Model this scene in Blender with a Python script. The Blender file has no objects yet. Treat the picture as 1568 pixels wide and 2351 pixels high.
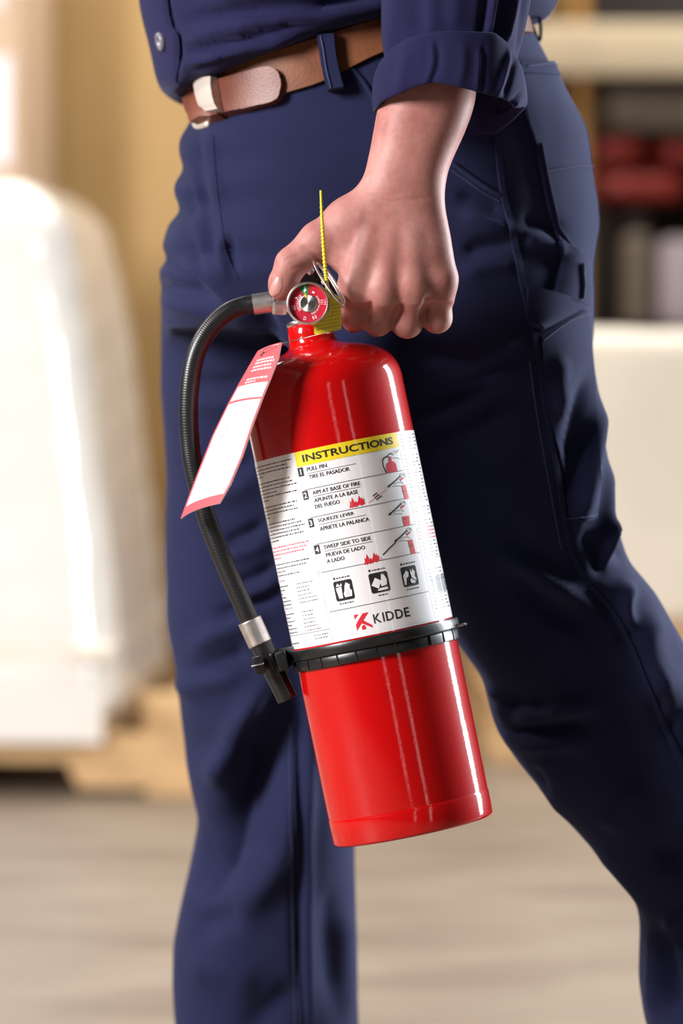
import bpy, bmesh, math, random
import numpy as np
from mathutils import Vector, Matrix
from mathutils.bvhtree import BVHTree

random.seed(7)
rng = np.random.default_rng(7)
scene = bpy.context.scene
COL = scene.collection

# ------------------------------------------------------------------ camera
IW, IH = 1568.0, 2351.0
D = 2.6                     # camera to the plane of the carried extinguisher
F = 2930.0 * D              # focal length in pixels of the 1568 x 2351 frame
CAMZ = 0.76
HOR = 800.0                 # horizon row
PITCH = math.atan((IH / 2 - HOR) / F)
CAM = Vector((0.0, -D, CAMZ))
FWD = Vector((0, math.cos(PITCH), -math.sin(PITCH)))
UPV = Vector((0, math.sin(PITCH), math.cos(PITCH)))
RGT = Vector((1, 0, 0))


def ray(px, py):
    return (FWD + RGT * ((px - IW / 2) / F) + UPV * (-(py - IH / 2) / F)).normalized()


def P(px, py, Y=0.0):
    """point of the world seen at a pixel of the photograph, at depth Y"""
    d = ray(px, py)
    return CAM + d * ((Y - CAM.y) / d.y)


cam_data = bpy.data.cameras.new('camera')
cam = bpy.data.objects.new('camera', cam_data)
COL.objects.link(cam)
cam.location = CAM
cam.rotation_euler = (math.pi / 2 - PITCH, 0, 0)
cam_data.sensor_fit = 'VERTICAL'
cam_data.sensor_height = 36.0
cam_data.lens = 36.0 * F / IH
cam_data.clip_start = 0.05
cam_data.clip_end = 60
cam_data.dof.use_dof = True
cam_data.dof.focus_distance = D - 0.035
cam_data.dof.aperture_fstop = 3.4
scene.camera = cam

# ------------------------------------------------------------------ world, light, exposure
scene.view_settings.view_transform = 'Standard'
scene.view_settings.look = 'None'
scene.view_settings.exposure = 0.0
scene.view_settings.gamma = 1.0
scene.view_settings.use_curve_mapping = False

world = bpy.data.worlds.new('world')
scene.world = world
world.use_nodes = True
wb = world.node_tree.nodes['Background']
wb.inputs['Color'].default_value = (1.0, 0.95, 0.92, 1)
wb.inputs['Strength'].default_value = 0.04


def area(name, loc, target, sx, sy, power, color=(1, 1, 1)):
    l = bpy.data.lights.new(name, 'AREA')
    l.shape = 'RECTANGLE'
    l.size, l.size_y = sx, sy
    l.energy = power
    l.color = color
    o = bpy.data.objects.new(name, l)
    COL.objects.link(o)
    o.location = loc
    d = Vector(target) - Vector(loc)
    o.rotation_euler = d.to_track_quat('-Z', 'Y').to_euler()
    return o


area('softbox_key', (-2.6, -1.5, 1.95), (0, 0.1, 0.75), 0.8, 1.1, 245, (1.0, 0.95, 0.95))
area('softbox_rear', (2.2, 1.15, 1.2), (0.1, 0.15, 0.75), 0.40, 2.1, 180, (0.88, 0.94, 1.0))
area('ceiling_light', (0.2, 4.9, 4.6), (0.2, 4.9, 0), 6.0, 3.4, 450, (1.0, 0.95, 0.88))
area('strip_light', (1.5, -2.7, 0.95), (0.0, 0.0, 0.8), 0.045, 1.8, 2.2, (1.0, 0.95, 0.9))
area('strip_light', (0.42, -3.3, 0.95), (0.0, 0.0, 0.8), 0.045, 1.8, 1.9, (1.0, 0.97, 0.95))
area('load_fill_light', (-2.9, 1.3, 2.9), (-0.9, 3.4, 0.6), 0.8, 0.8, 85, (1.0, 0.96, 0.92))  # added fill for the white load and cartons; no such lamp known


# ------------------------------------------------------------------ helpers: materials
def lin(h):
    h = h.lstrip('#')
    out = []
    for i in (0, 2, 4):
        c = int(h[i:i + 2], 16) / 255
        out.append(c / 12.92 if c <= 0.04045 else ((c + 0.055) / 1.055) ** 2.4)
    return tuple(out) + (1.0,)


def mat(name, color, rough=0.5, metal=0.0, var=0.0, var_scale=20.0, bump=0.0, bump_scale=200.0,
        coat=0.0, coat_rough=0.05, sheen=0.0, sss=0.0, spec=0.5, color2=None, stretch=(1, 1, 1), aniso=0.0):
    m = bpy.data.materials.new(name)
    m.use_nodes = True
    nt = m.node_tree
    b = nt.nodes['Principled BSDF']
    col = lin(color) if isinstance(color, str) else tuple(color)[:3] + (1.0,)
    b.inputs['Base Color'].default_value = col
    b.inputs['Roughness'].default_value = rough
    b.inputs['Metallic'].default_value = metal
    b.inputs['Specular IOR Level'].default_value = spec
    b.inputs['Coat Weight'].default_value = coat
    b.inputs['Coat Roughness'].default_value = coat_rough
    b.inputs['Sheen Weight'].default_value = sheen
    b.inputs['Sheen Roughness'].default_value = 0.5
    if aniso:
        b.inputs['Anisotropic'].default_value = aniso
    if sss:
        b.inputs['Subsurface Weight'].default_value = sss
        b.inputs['Subsurface Radius'].default_value = (0.012, 0.004, 0.002)
        b.inputs['Subsurface Scale'].default_value = 0.5
    tc = nt.nodes.new('ShaderNodeTexCoord')
    mp = nt.nodes.new('ShaderNodeMapping')
    mp.inputs['Scale'].default_value = stretch
    nt.links.new(tc.outputs['Object'], mp.inputs['Vector'])
    if var or color2:
        n = nt.nodes.new('ShaderNodeTexNoise')
        n.inputs['Scale'].default_value = var_scale
        n.inputs['Detail'].default_value = 4
        nt.links.new(mp.outputs['Vector'], n.inputs['Vector'])
        mx = nt.nodes.new('ShaderNodeMix')
        mx.data_type = 'RGBA'
        c2 = lin(color2) if isinstance(color2, str) else (color2 if color2 else tuple(c * (1 - var) for c in col[:3]) + (1,))
        mx.inputs[6].default_value = col
        mx.inputs[7].default_value = c2
        r = nt.nodes.new('ShaderNodeMapRange')
        r.inputs['From Min'].default_value = 0.35
        r.inputs['From Max'].default_value = 0.65
        nt.links.new(n.outputs['Fac'], r.inputs['Value'])
        nt.links.new(r.outputs['Result'], mx.inputs[0])
        nt.links.new(mx.outputs[2], b.inputs['Base Color'])
    if bump:
        n2 = nt.nodes.new('ShaderNodeTexNoise')
        n2.inputs['Scale'].default_value = bump_scale
        n2.inputs['Detail'].default_value = 3
        nt.links.new(mp.outputs['Vector'], n2.inputs['Vector'])
        bp = nt.nodes.new('ShaderNodeBump')
        bp.inputs['Strength'].default_value = bump
        bp.inputs['Distance'].default_value = 0.001
        nt.links.new(n2.outputs['Fac'], bp.inputs['Height'])
        nt.links.new(bp.outputs['Normal'], b.inputs['Normal'])
    return m


def twill(name, color, color2, rough=0.9, sheen=0.08, wave=250.0):
    """woven cloth: fine diagonal ribs and soft colour variation"""
    m = mat(name, color, rough, var=1, var_scale=9.0, color2=color2, sheen=sheen, spec=0.12)
    nt = m.node_tree
    b = nt.nodes['Principled BSDF']
    tc = nt.nodes['Texture Coordinate']
    w = nt.nodes.new('ShaderNodeTexWave')
    w.bands_direction = 'Z'
    w.inputs['Scale'].default_value = wave
    w.inputs['Distortion'].default_value = 0.6
    n = nt.nodes.new('ShaderNodeTexNoise')
    n.inputs['Scale'].default_value = 350
    ad = nt.nodes.new('ShaderNodeMath')
    ad.operation = 'ADD'
    nt.links.new(tc.outputs['Object'], w.inputs['Vector'])
    nt.links.new(tc.outputs['Object'], n.inputs['Vector'])
    nt.links.new(w.outputs['Fac'], ad.inputs[0])
    nt.links.new(n.outputs['Fac'], ad.inputs[1])
    bp = nt.nodes.new('ShaderNodeBump')
    bp.inputs['Strength'].default_value = 0.22
    bp.inputs['Distance'].default_value = 0.0003
    nt.links.new(ad.outputs[0], bp.inputs['Height'])
    nt.links.new(bp.outputs['Normal'], b.inputs['Normal'])
    b.inputs['Sheen Tint'].default_value = (0.45, 0.5, 0.8, 1)
    return m


M = {
    'trousers': twill('navy trouser twill', (0.0130, 0.0155, 0.049), (0.0108, 0.0130, 0.041, 1)),
    'shirt': twill('navy shirt cloth', (0.0130, 0.0120, 0.047), (0.011, 0.0102, 0.040, 1), wave=215),
    'stitch': mat('navy stitching', (0.035, 0.042, 0.11), 0.8),
    'red': mat('red gloss paint', (0.44, 0.0015, 0.002), 0.4, coat=1.0, coat_rough=0.055, spec=0.04, bump=0.05, bump_scale=700),
    'label': mat('label white', (0.80, 0.79, 0.80), 0.35, coat=0.7, coat_rough=0.08),
    'ink': mat('black ink', (0.012, 0.012, 0.014), 0.4, coat=0.5, coat_rough=0.1),
    'ink_grey': mat('fine grey print', (0.12, 0.11, 0.13), 0.5),
    'ink_red': mat('red ink', (0.62, 0.02, 0.035), 0.4, coat=0.5, coat_rough=0.1),
    'ink_yellow': mat('yellow ink', (0.80, 0.60, 0.012), 0.4, coat=0.6, coat_rough=0.1),
    'ink_white': mat('white ink', (0.8, 0.8, 0.8), 0.4),
    'ink_pale': mat('pale grey tint', (0.60, 0.58, 0.61), 0.4, coat=0.5),
    'black_plastic': mat('black plastic', (0.007, 0.007, 0.008), 0.34, bump=0.08, bump_scale=300),
    'rubber': mat('black hose rubber', (0.007, 0.007, 0.008), 0.36, spec=0.5),
    'chrome': mat('brushed metal', (0.72, 0.69, 0.67), 0.28, 1.0, var=0.15, var_scale=80),
    'alu': mat('crimped aluminium', (0.74, 0.71, 0.69), 0.38, 1.0, var=0.25, var_scale=120),
    'hub': mat('turned metal hub', (0.80, 0.77, 0.72), 0.3, 1.0, aniso=0.9),
    'dial_red': mat('gauge dial red', (0.42, 0.006, 0.024), 0.4, coat=0.6, coat_rough=0.02),
    'dial_green': mat('gauge green', (0.0, 0.20, 0.05), 0.4),
    'needle': mat('needle yellow', (0.8, 0.42, 0.02), 0.4),
    'seal': mat('yellow seal plastic', (0.80, 0.66, 0.03), 0.42, sss=0.0, var=0.08, var_scale=60),
    'tag_white': mat('tag card white', (0.86, 0.86, 0.88), 0.55),
    'tag_red': mat('tag pinkish red', (0.72, 0.075, 0.09), 0.5),
    'tag_pink': mat('tag pale pink rule', (0.80, 0.52, 0.56), 0.5),
    'pen': mat('violet pen', (0.62, 0.56, 0.82), 0.5),
    'skin': None,
    'nail': mat('fingernail', (0.46, 0.215, 0.185), 0.38, sss=0.3),
    'leather': mat('brown leather', (0.125, 0.040, 0.016), 0.5, color2=(0.17, 0.060, 0.024, 1), var=1, var_scale=45, bump=0.25, bump_scale=500, spec=0.22),
    'leather2': mat('reddish leather', (0.105, 0.028, 0.016), 0.4, color2=(0.155, 0.050, 0.030, 1), var=1, var_scale=30, bump=0.2, bump_scale=600, spec=0.3),
    'buckle': mat('worn nickel', (0.70, 0.62, 0.54), 0.36, 0.55),
    'button': mat('grey button', (0.15, 0.14, 0.17), 0.3),
    'boot': mat('dark brown boot leather', (0.05, 0.028, 0.016), 0.5, bump=0.2),
}


def skin_mat():
    m = mat('skin', (0.55, 0.28, 0.23), 0.52, sss=0.3, spec=0.32)
    nt = m.node_tree
    b = nt.nodes['Principled BSDF']
    tc = nt.nodes['Texture Coordinate']
    n1 = nt.nodes.new('ShaderNodeTexNoise')
    n1.inputs['Scale'].default_value = 28
    n1.inputs['Detail'].default_value = 5
    n2 = nt.nodes.new('ShaderNodeTexNoise')
    n2.inputs['Scale'].default_value = 190
    n2.inputs['Detail'].default_value = 4
    nt.links.new(tc.outputs['Object'], n1.inputs['Vector'])
    nt.links.new(tc.outputs['Object'], n2.inputs['Vector'])
    cr = nt.nodes.new('ShaderNodeValToRGB')
    e = cr.color_ramp.elements
    e[0].position, e[0].color = 0.32, (0.32, 0.122, 0.104, 1)
    e[1].position, e[1].color = 0.68, (0.41, 0.195, 0.166, 1)
    nt.links.new(n1.outputs['Fac'], cr.inputs['Fac'])
    mx = nt.nodes.new('ShaderNodeMix')
    mx.data_type = 'RGBA'
    mx.blend_type = 'OVERLAY'
    mx.inputs[0].default_value = 0.22
    nt.links.new(cr.outputs['Color'], mx.inputs[6])
    nt.links.new(n2.outputs['Fac'], mx.inputs[7])
    nt.links.new(mx.outputs[2], b.inputs['Base Color'])
    # fine skin creases
    v = nt.nodes.new('ShaderNodeTexVoronoi')
    v.feature = 'DISTANCE_TO_EDGE'
    v.inputs['Scale'].default_value = 520
    mp = nt.nodes.new('ShaderNodeMapping')
    mp.inputs['Scale'].default_value = (0.7, 1, 1.5)
    nt.links.new(tc.outputs['Object'], mp.inputs['Vector'])
    nt.links.new(mp.outputs['Vector'], v.inputs['Vector'])
    ad = nt.nodes.new('ShaderNodeMath')
    ad.operation = 'ADD'
    nt.links.new(v.outputs['Distance'], ad.inputs[0])
    nt.links.new(n2.outputs['Fac'], ad.inputs[1])
    bp = nt.nodes.new('ShaderNodeBump')
    bp.inputs['Strength'].default_value = 0.18
    bp.inputs['Distance'].default_value = 0.0005
    nt.links.new(ad.outputs[0], bp.inputs['Height'])
    nt.links.new(bp.outputs['Normal'], b.inputs['Normal'])
    return m


M['skin'] = skin_mat()
_nt = M['red'].node_tree
_nt.links.new(_nt.nodes['Bump'].outputs['Normal'], _nt.nodes['Principled BSDF'].inputs['Coat Normal'])
_nt = M['hub'].node_tree
_tg = _nt.nodes.new('ShaderNodeTangent')
_tg.direction_type = 'RADIAL'
_tg.axis = 'Z'
_nt.links.new(_tg.outputs['Tangent'], _nt.nodes['Principled BSDF'].inputs['Tangent'])


# ------------------------------------------------------------------ helpers: objects
def obj(name, verts, faces, material, parent=None, smooth=True, matrix=None):
    me = bpy.data.meshes.new(name)
    me.from_pydata([tuple(v) for v in verts], [], [tuple(f) for f in faces])
    if material:
        me.materials.append(material)
    if smooth:
        me.polygons.foreach_set('use_smooth', [True] * len(me.polygons))
    me.update()
    o = bpy.data.objects.new(name, me)
    COL.objects.link(o)
    if parent:
        o.parent = parent
    if matrix is not None:
        o.matrix_local = matrix
    return o


def flat(o, angle=35):
    """flat shade sharp edges"""
    me = o.data
    bm = bmesh.new()
    bm.from_mesh(me)
    bmesh.ops.recalc_face_normals(bm, faces=bm.faces)
    for e in bm.edges:
        if len(e.link_faces) == 2:
            e.smooth = e.calc_face_angle(0) < math.radians(angle)
    bm.to_mesh(me)
    bm.free()
    return o


def empty(name, loc=(0, 0, 0), rz=0.0, matrix=None):
    o = bpy.data.objects.new(name, None)
    COL.objects.link(o)
    o.empty_display_size = 0.05
    if matrix is not None:
        o.matrix_world = matrix
    else:
        o.location = loc
        o.rotation_euler = (0, 0, rz)
    return o


def tag(o, label, cat, group=None):
    o['label'] = label
    o['category'] = cat
    if group:
        o['group'] = group
    return o


def struct(o, label=None, cat=None):
    o['kind'] = 'structure'
    if label:
        tag(o, label, cat)
    return o


def box_vf(x0, x1, y0, y1, z0, z1):
    v = [(x0, y0, z0), (x1, y0, z0), (x1, y1, z0), (x0, y1, z0), (x0, y0, z1), (x1, y0, z1), (x1, y1, z1), (x0, y1, z1)]
    f = [(0, 3, 2, 1), (4, 5, 6, 7), (0, 1, 5, 4), (1, 2, 6, 5), (2, 3, 7, 6), (3, 0, 4, 7)]
    return v, f


def bevel_box(name, x0, x1, y0, y1, z0, z1, r, material, parent=None, seg=2, matrix=None):
    v, f = box_vf(x0, x1, y0, y1, z0, z1)
    bm = bmesh.new()
    bv = [bm.verts.new(p) for p in v]
    for q in f:
        bm.faces.new([bv[i] for i in q])
    bmesh.ops.bevel(bm, geom=bm.edges[:], offset=r, segments=seg, profile=0.5, affect='EDGES')
    me = bpy.data.meshes.new(name)
    bm.to_mesh(me)
    bm.free()
    me.materials.append(material)
    me.polygons.foreach_set('use_smooth', [True] * len(me.polygons))
    o = bpy.data.objects.new(name, me)
    COL.objects.link(o)
    if parent:
        o.parent = parent
    if matrix is not None:
        o.matrix_local = matrix
    return flat(o, 40)


def catmull(pts, n):
    pts = [np.array(p, float) for p in pts]
    out = []
    ext = [2 * pts[0] - pts[1]] + pts + [2 * pts[-1] - pts[-2]]
    seg = len(pts) - 1
    for k in range(n):
        t = k / (n - 1) * seg
        i = min(int(t), seg - 1)
        u = t - i
        p0, p1, p2, p3 = ext[i:i + 4]
        out.append(0.5 * ((2 * p1) + (-p0 + p2) * u + (2 * p0 - 5 * p1 + 4 * p2 - p3) * u * u + (-p0 + 3 * p1 - 3 * p2 + p3) * u ** 3))
    return np.array(out)


def tube(path, radii, nseg=16, caps=True):
    """sweep a circle along a path (n,3); radii scalar or (n,)"""
    path = np.array(path, float)
    n = len(path)
    radii = np.broadcast_to(np.array(radii, float), (n,))
    tang = np.gradient(path, axis=0)
    tang /= np.linalg.norm(tang, axis=1)[:, None] + 1e-12
    a = np.array([0, 1, 0.0]) if abs(tang[0][1]) < 0.9 else np.array([1.0, 0, 0])
    nrm = a - tang[0] * np.dot(a, tang[0])
    nrm /= np.linalg.norm(nrm)
    verts, faces = [], []
    th = np.linspace(0, 2 * math.pi, nseg, endpoint=False)
    for i in range(n):
        nrm = nrm - tang[i] * np.dot(nrm, tang[i])
        nrm /= np.linalg.norm(nrm)
        bn = np.cross(tang[i], nrm)
        for t in th:
            verts.append(path[i] + radii[i] * (math.cos(t) * nrm + math.sin(t) * bn))
    for i in range(n - 1):
        for j in range(nseg):
            k = (j + 1) % nseg
            faces.append((i * nseg + j, i * nseg + k, (i + 1) * nseg + k, (i + 1) * nseg + j))
    if caps:
        faces.append(tuple(range(nseg))[::-1])
        faces.append(tuple((n - 1) * nseg + j for j in range(nseg)))
    return verts, faces


def lathe(profile, nseg=64, close_bottom=True, close_top=True):
    """profile of (r, z) turned about local z"""
    verts, faces = [], []
    for r, z in profile:
        for j in range(nseg):
            t = 2 * math.pi * j / nseg
            verts.append((r * math.cos(t), r * math.sin(t), z))
    n = len(profile)
    for i in range(n - 1):
        for j in range(nseg):
            k = (j + 1) % nseg
            faces.append((i * nseg + j, i * nseg + k, (i + 1) * nseg + k, (i + 1) * nseg + j))
    if close_bottom:
        faces.append(tuple(range(nseg))[::-1])
    if close_top:
        faces.append(tuple((n - 1) * nseg + j for j in range(nseg)))
    return verts, faces


def frame(origin, zdir, xhint=(1, 0, 0)):
    z = Vector(zdir).normalized()
    x = Vector(xhint) - z * Vector(xhint).dot(z)
    x.normalize()
    y = z.cross(x)
    m = Matrix((x, y, z)).transposed().to_4x4()
    m.translation = Vector(origin)
    return m


# ------------------------------------------------------------------ helpers: implicit surfaces
def surface_nets(Fv, origin, h):
    """mesh the zero level of a sampled field (negative inside)"""
    ins = Fv < 0
    c = np.zeros(np.array(Fv.shape) - 1, np.int8)
    for dx in (0, 1):
        for dy in (0, 1):
            for dz in (0, 1):
                c += ins[dx:c.shape[0] + dx, dy:c.shape[1] + dy, dz:c.shape[2] + dz]
    act = (c > 0) & (c < 8)
    idx = np.argwhere(act)
    vid = np.full(c.shape, -1, np.int64)
    vid[act] = np.arange(len(idx))
    corners = [(x, y, z) for x in (0, 1) for y in (0, 1) for z in (0, 1)]
    vals = {k: Fv[idx[:, 0] + k[0], idx[:, 1] + k[1], idx[:, 2] + k[2]] for k in corners}
    s = np.zeros((len(idx), 3))
    cnt = np.zeros(len(idx))
    for a in corners:
        for ax in range(3):
            if a[ax] == 0:
                b = list(a)
                b[ax] = 1
                b = tuple(b)
                fa, fb = vals[a], vals[b]
                m = (fa < 0) != (fb < 0)
                t = np.where(m, fa / np.where(m, fa - fb, 1), 0)
                p = np.tile(np.array(a, float), (len(idx), 1))
                p[:, ax] += t
                s += p * m[:, None]
                cnt += m
    verts = (idx + s / cnt[:, None]) * h + np.array(origin)
    faces = []
    for ax in range(3):
        o1, o2 = [a for a in range(3) if a != ax]
        sl0 = [slice(1, -1)] * 3
        sl1 = [slice(1, -1)] * 3
        sl0[ax] = slice(0, -1)
        sl1[ax] = slice(1, None)
        A = ins[tuple(sl0)]
        B = ins[tuple(sl1)]
        e = np.argwhere(A != B)
        if not len(e):
            continue
        flag = A[e[:, 0], e[:, 1], e[:, 2]]
        e = e.copy()
        e[:, o1] += 1
        e[:, o2] += 1
        q = []
        for d1, d2 in ((-1, -1), (0, -1), (0, 0), (-1, 0)):
            cc = e.copy()
            cc[:, o1] += d1
            cc[:, o2] += d2
            q.append(vid[cc[:, 0], cc[:, 1], cc[:, 2]])
        q = np.stack(q, 1)
        fl = flag if ax != 1 else ~flag
        q[~fl] = q[~fl][:, ::-1]
        faces.append(q)
    faces = np.concatenate(faces)
    faces = faces[(faces >= 0).all(1)]
    return verts, faces


def smin(a, b, k):
    h = np.clip(0.5 + 0.5 * (b - a) / k, 0, 1)
    return b + (a - b) * h - k * h * (1 - h)


def smooth_mesh(v, f, it=2, lam=0.5):
    n = len(v)
    e = np.concatenate([f[:, [0, 1]], f[:, [1, 2]], f[:, [2, 3]], f[:, [3, 0]]])
    deg = np.bincount(e[:, 0], minlength=n) + np.bincount(e[:, 1], minlength=n)
    for _ in range(it):
        s = np.zeros_like(v)
        for c in range(3):
            s[:, c] = np.bincount(e[:, 0], v[e[:, 1], c], n) + np.bincount(e[:, 1], v[e[:, 0], c], n)
        v = v + lam * (s / np.maximum(deg, 1)[:, None] - v)
    return v


def vnormals(v, f):
    a = np.cross(v[f[:, 2]] - v[f[:, 0]], v[f[:, 3]] - v[f[:, 1]])
    n = np.zeros_like(v)
    for k in range(4):
        for c in range(3):
            n[:, c] += np.bincount(f[:, k], a[:, c], len(v))
    return n / (np.linalg.norm(n, axis=1)[:, None] + 1e-12)


class Grid:
    def __init__(self, lo, hi, h):
        self.lo, self.h = np.array(lo, float), h
        self.n = np.ceil((np.array(hi) - self.lo) / h).astype(int) + 1
        self.x, self.y, self.z = [self.lo[i] + h * np.arange(self.n[i]) for i in range(3)]
        self.F = np.full(tuple(self.n), 1.0, np.float32)

    def mesh(self):
        return surface_nets(self.F, self.lo, self.h)


def slices_sdf(g, rows, Y, n=2.4, smooth=0.012):
    """solid given by horizontal slices: rows of (py, left px, right px, Y centre, half depth)"""
    tab = []
    for r in rows:
        py, xl, xr, yc, b = r
        a, c = P(xl, py, Y), P(xr, py, Y)
        tab.append((a.z, (a.x + c.x) / 2, (c.x - a.x) / 2, yc, b))
    tab = np.array(sorted(tab))
    zz = g.z
    fine = np.linspace(tab[0, 0], tab[-1, 0], 400)
    out = []
    dz = fine[1] - fine[0]
    k = max(1, int(smooth / dz))
    ker = np.exp(-0.5 * (np.arange(-3 * k, 3 * k + 1) / k) ** 2)
    ker /= ker.sum()
    for c in range(1, 5):
        y = np.interp(fine, tab[:, 0], tab[:, c])
        yp = np.concatenate([np.full(3 * k, y[0]), y, np.full(3 * k, y[-1])])
        out.append(np.interp(zz, fine, np.convolve(yp, ker, 'valid')))
    cx, a, cy, b = out
    X, Yg = g.x[:, None, None], g.y[None, :, None]
    u = np.abs((X - cx) / a)
    v = np.abs((Yg - cy) / b)
    r = (u ** n + v ** n) ** (1 / n)
    d = (r - 1) * np.minimum(a, b)
    cap = np.maximum(tab[0, 0] - zz, zz - tab[-1, 0])[None, None, :]
    return np.maximum(d, cap).astype(np.float32)


def cone_sdf(g, A, B, ra, rb, k, field=None):
    """round cone merged smoothly into the grid's field"""
    Fd = g.F if field is None else field
    A, B = np.array(A), np.array(B)
    lo = np.minimum(A, B) - max(ra, rb) - k * 1.5 - 0.004
    hi = np.maximum(A, B) + max(ra, rb) + k * 1.5 + 0.004
    i0 = np.clip(((lo - g.lo) / g.h).astype(int), 0, g.n - 1)
    i1 = np.clip(((hi - g.lo) / g.h).astype(int) + 1, 1, g.n)
    sl = tuple(slice(a, b) for a, b in zip(i0, i1))
    X, Yg, Z = g.x[sl[0]][:, None, None], g.y[sl[1]][None, :, None], g.z[sl[2]][None, None, :]
    d = B - A
    L2 = max(float(d @ d), 1e-12)
    t = np.clip(((X - A[0]) * d[0] + (Yg - A[1]) * d[1] + (Z - A[2]) * d[2]) / L2, 0, 1)
    dist = np.sqrt((X - A[0] - t * d[0]) ** 2 + (Yg - A[1] - t * d[1]) ** 2 + (Z - A[2] - t * d[2]) ** 2) - (ra + (rb - ra) * t)
    Fd[sl] = smin(Fd[sl], dist.astype(np.float32), k)


def fold_displace(v, nrm, folds, Y, face=-0.05, gain=1.0):
    """push cloth out (ridge) or in (groove) along polylines lying on its camera side"""
    disp = np.zeros(len(v))
    w_face = np.clip((-nrm[:, 1] - face) / 0.35, 0, 1)
    for pts, width, amp in folds:
        w = width / 2930.0
        q = np.array([P(x, y, Y) for x, y in catmull(pts, max(12, 8 * len(pts)))])[:, [0, 2]]
        best = np.full(len(v), 1e9)
        par = np.zeros(len(v))
        lo, hi = q.min(0) - 3 * w, q.max(0) + 3 * w
        sel = np.where((v[:, 0] > lo[0]) & (v[:, 0] < hi[0]) & (v[:, 2] > lo[1]) & (v[:, 2] < hi[1]))[0]
        if not len(sel):
            continue
        pv = v[sel][:, [0, 2]]
        bs, ps = np.full(len(sel), 1e9), np.zeros(len(sel))
        m = len(q) - 1
        for i in range(m):
            d = q[i + 1] - q[i]
            t = np.clip(((pv - q[i]) @ d) / (d @ d + 1e-12), 0, 1)
            e = np.linalg.norm(pv - q[i] - t[:, None] * d, axis=1)
            u = e < bs
            bs[u] = e[u]
            ps[u] = (i + t[u]) / m
        taper = np.clip(np.minimum(ps, 1 - ps) * 4 + 0.12, 0, 1)
        disp[sel] += gain * amp * 0.001 * np.exp(-(bs / w) ** 2) * taper
    return v + nrm * (disp * w_face)[:, None]


def noise3(v, scale, seed=0):
    """cheap smooth noise from summed sines"""
    r = np.random.default_rng(seed)
    s = np.zeros(len(v))
    for _ in range(10):
        k = r.normal(size=3) * scale
        s += np.sin(v @ k + r.uniform(0, 6.28))
    return s / 10


def bvh_of(v, f):
    return BVHTree.FromPolygons([tuple(p) for p in v], [tuple(int(i) for i in q) for q in f])


def surf_pt(bvh, px, py, lift):
    d = ray(px, py)
    hit = bvh.ray_cast(CAM, d, 8.0)
    if hit[0] is None:
        return None
    p, n = hit[0], hit[1]
    if n.dot(d) > 0:
        n = -n
    return p + n * lift


def cloth_patch(name, left, right, bvh, lift, under, material, parent, nu=10, nv=30, crown=0.0):
    """a sewn-on piece lying on the cloth, between two edge lines given in the photograph's pixels"""
    Lp, Rp = catmull(left, nv), catmull(right, nv)
    top, bot = [], []
    for i in range(nv):
        rowt, rowb = [], []
        for j in range(nu):
            t = j / (nu - 1)
            p = Lp[i] * (1 - t) + Rp[i] * t
            l = lift + crown * 4 * t * (1 - t)
            a = surf_pt(bvh, p[0], p[1], l)
            b = surf_pt(bvh, p[0], p[1], -under)
            rowt.append(a)
            rowb.append(b)
        good = [k for k in range(nu) if rowt[k] is not None]
        if not good:
            top.append(None)
            bot.append(None)
            continue
        for k in range(nu):
            if rowt[k] is None:
                g2 = min(good, key=lambda q: abs(q - k))
                rowt[k], rowb[k] = rowt[g2].copy(), rowb[g2].copy()
        top.append(rowt)
        bot.append(rowb)
    top = [r for r in top if r]
    bot = [r for r in bot if r]
    n = len(top)
    if n < 2:
        return None
    v = [p for r in top for p in r] + [p for r in bot for p in r]
    o2 = n * nu
    f = []
    for i in range(n - 1):
        for j in range(nu - 1):
            a = i * nu + j
            f.append((a, a + nu, a + nu + 1, a + 1))
            f.append((o2 + a, o2 + a + 1, o2 + a + nu + 1, o2 + a + nu))
    for i in range(n - 1):
        a = i * nu
        f.append((a, o2 + a, o2 + a + nu, a + nu))
        a += nu - 1
        f.append((a, a + nu, o2 + a + nu, o2 + a))
    for j in range(nu - 1):
        f.append((j, j + 1, o2 + j + 1, o2 + j))
        a = (n - 1) * nu + j
        f.append((a, o2 + a, o2 + a + 1, a + 1))
    o = obj(name, v, f, material, parent)
    return flat(o, 50)


def seam(name, pts, width, bvh, lift, material, parent, n=None):
    pts = catmull(pts, n or max(16, 8 * len(pts)))
    t = np.gradient(pts, axis=0)
    t /= np.linalg.norm(t, axis=1)[:, None] + 1e-9
    nn = np.stack([-t[:, 1], t[:, 0]], 1) * width / 2
    return cloth_patch(name, pts + nn, pts - nn, bvh, lift, 0.001, material, parent, nu=4, nv=len(pts), crown=lift * 0.4)


# ------------------------------------------------------------------ the setting
M['concrete'] = mat('polished concrete', (0.230, 0.180, 0.132), 0.5, color2=(0.148, 0.107, 0.075, 1), var=1, var_scale=2.6, bump=0.05, stretch=(1, 2.2, 1))
M['wall'] = mat('dark warehouse wall', (0.05, 0.042, 0.038), 0.8, var=0.3, var_scale=1.5)
M['card'] = mat('corrugated cardboard', (0.64, 0.43, 0.185), 0.8, var=0.12, var_scale=3, bump=0.1)
M['card2'] = mat('pale side-lit cardboard and tape', (0.62, 0.44, 0.30), 0.8, var=0.1, var_scale=3)  # paler tone puts light on the carton side into the colour; also tape
M['paper'] = mat('white paper', (0.84, 0.80, 0.84), 0.6)
M['film'] = mat('white stretch film', (0.74, 0.69, 0.63), 0.22, var=0.06, var_scale=4, coat=0.8, coat_rough=0.12)
M['film2'] = mat('cream stretch film', (0.74, 0.66, 0.54), 0.3, var=0.12, var_scale=4, coat=0.3, coat_rough=0.2)
M['pine'] = mat('pallet pine', (0.58, 0.36, 0.165), 0.75, var=0.25, var_scale=14, stretch=(1, 6, 6))
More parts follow.
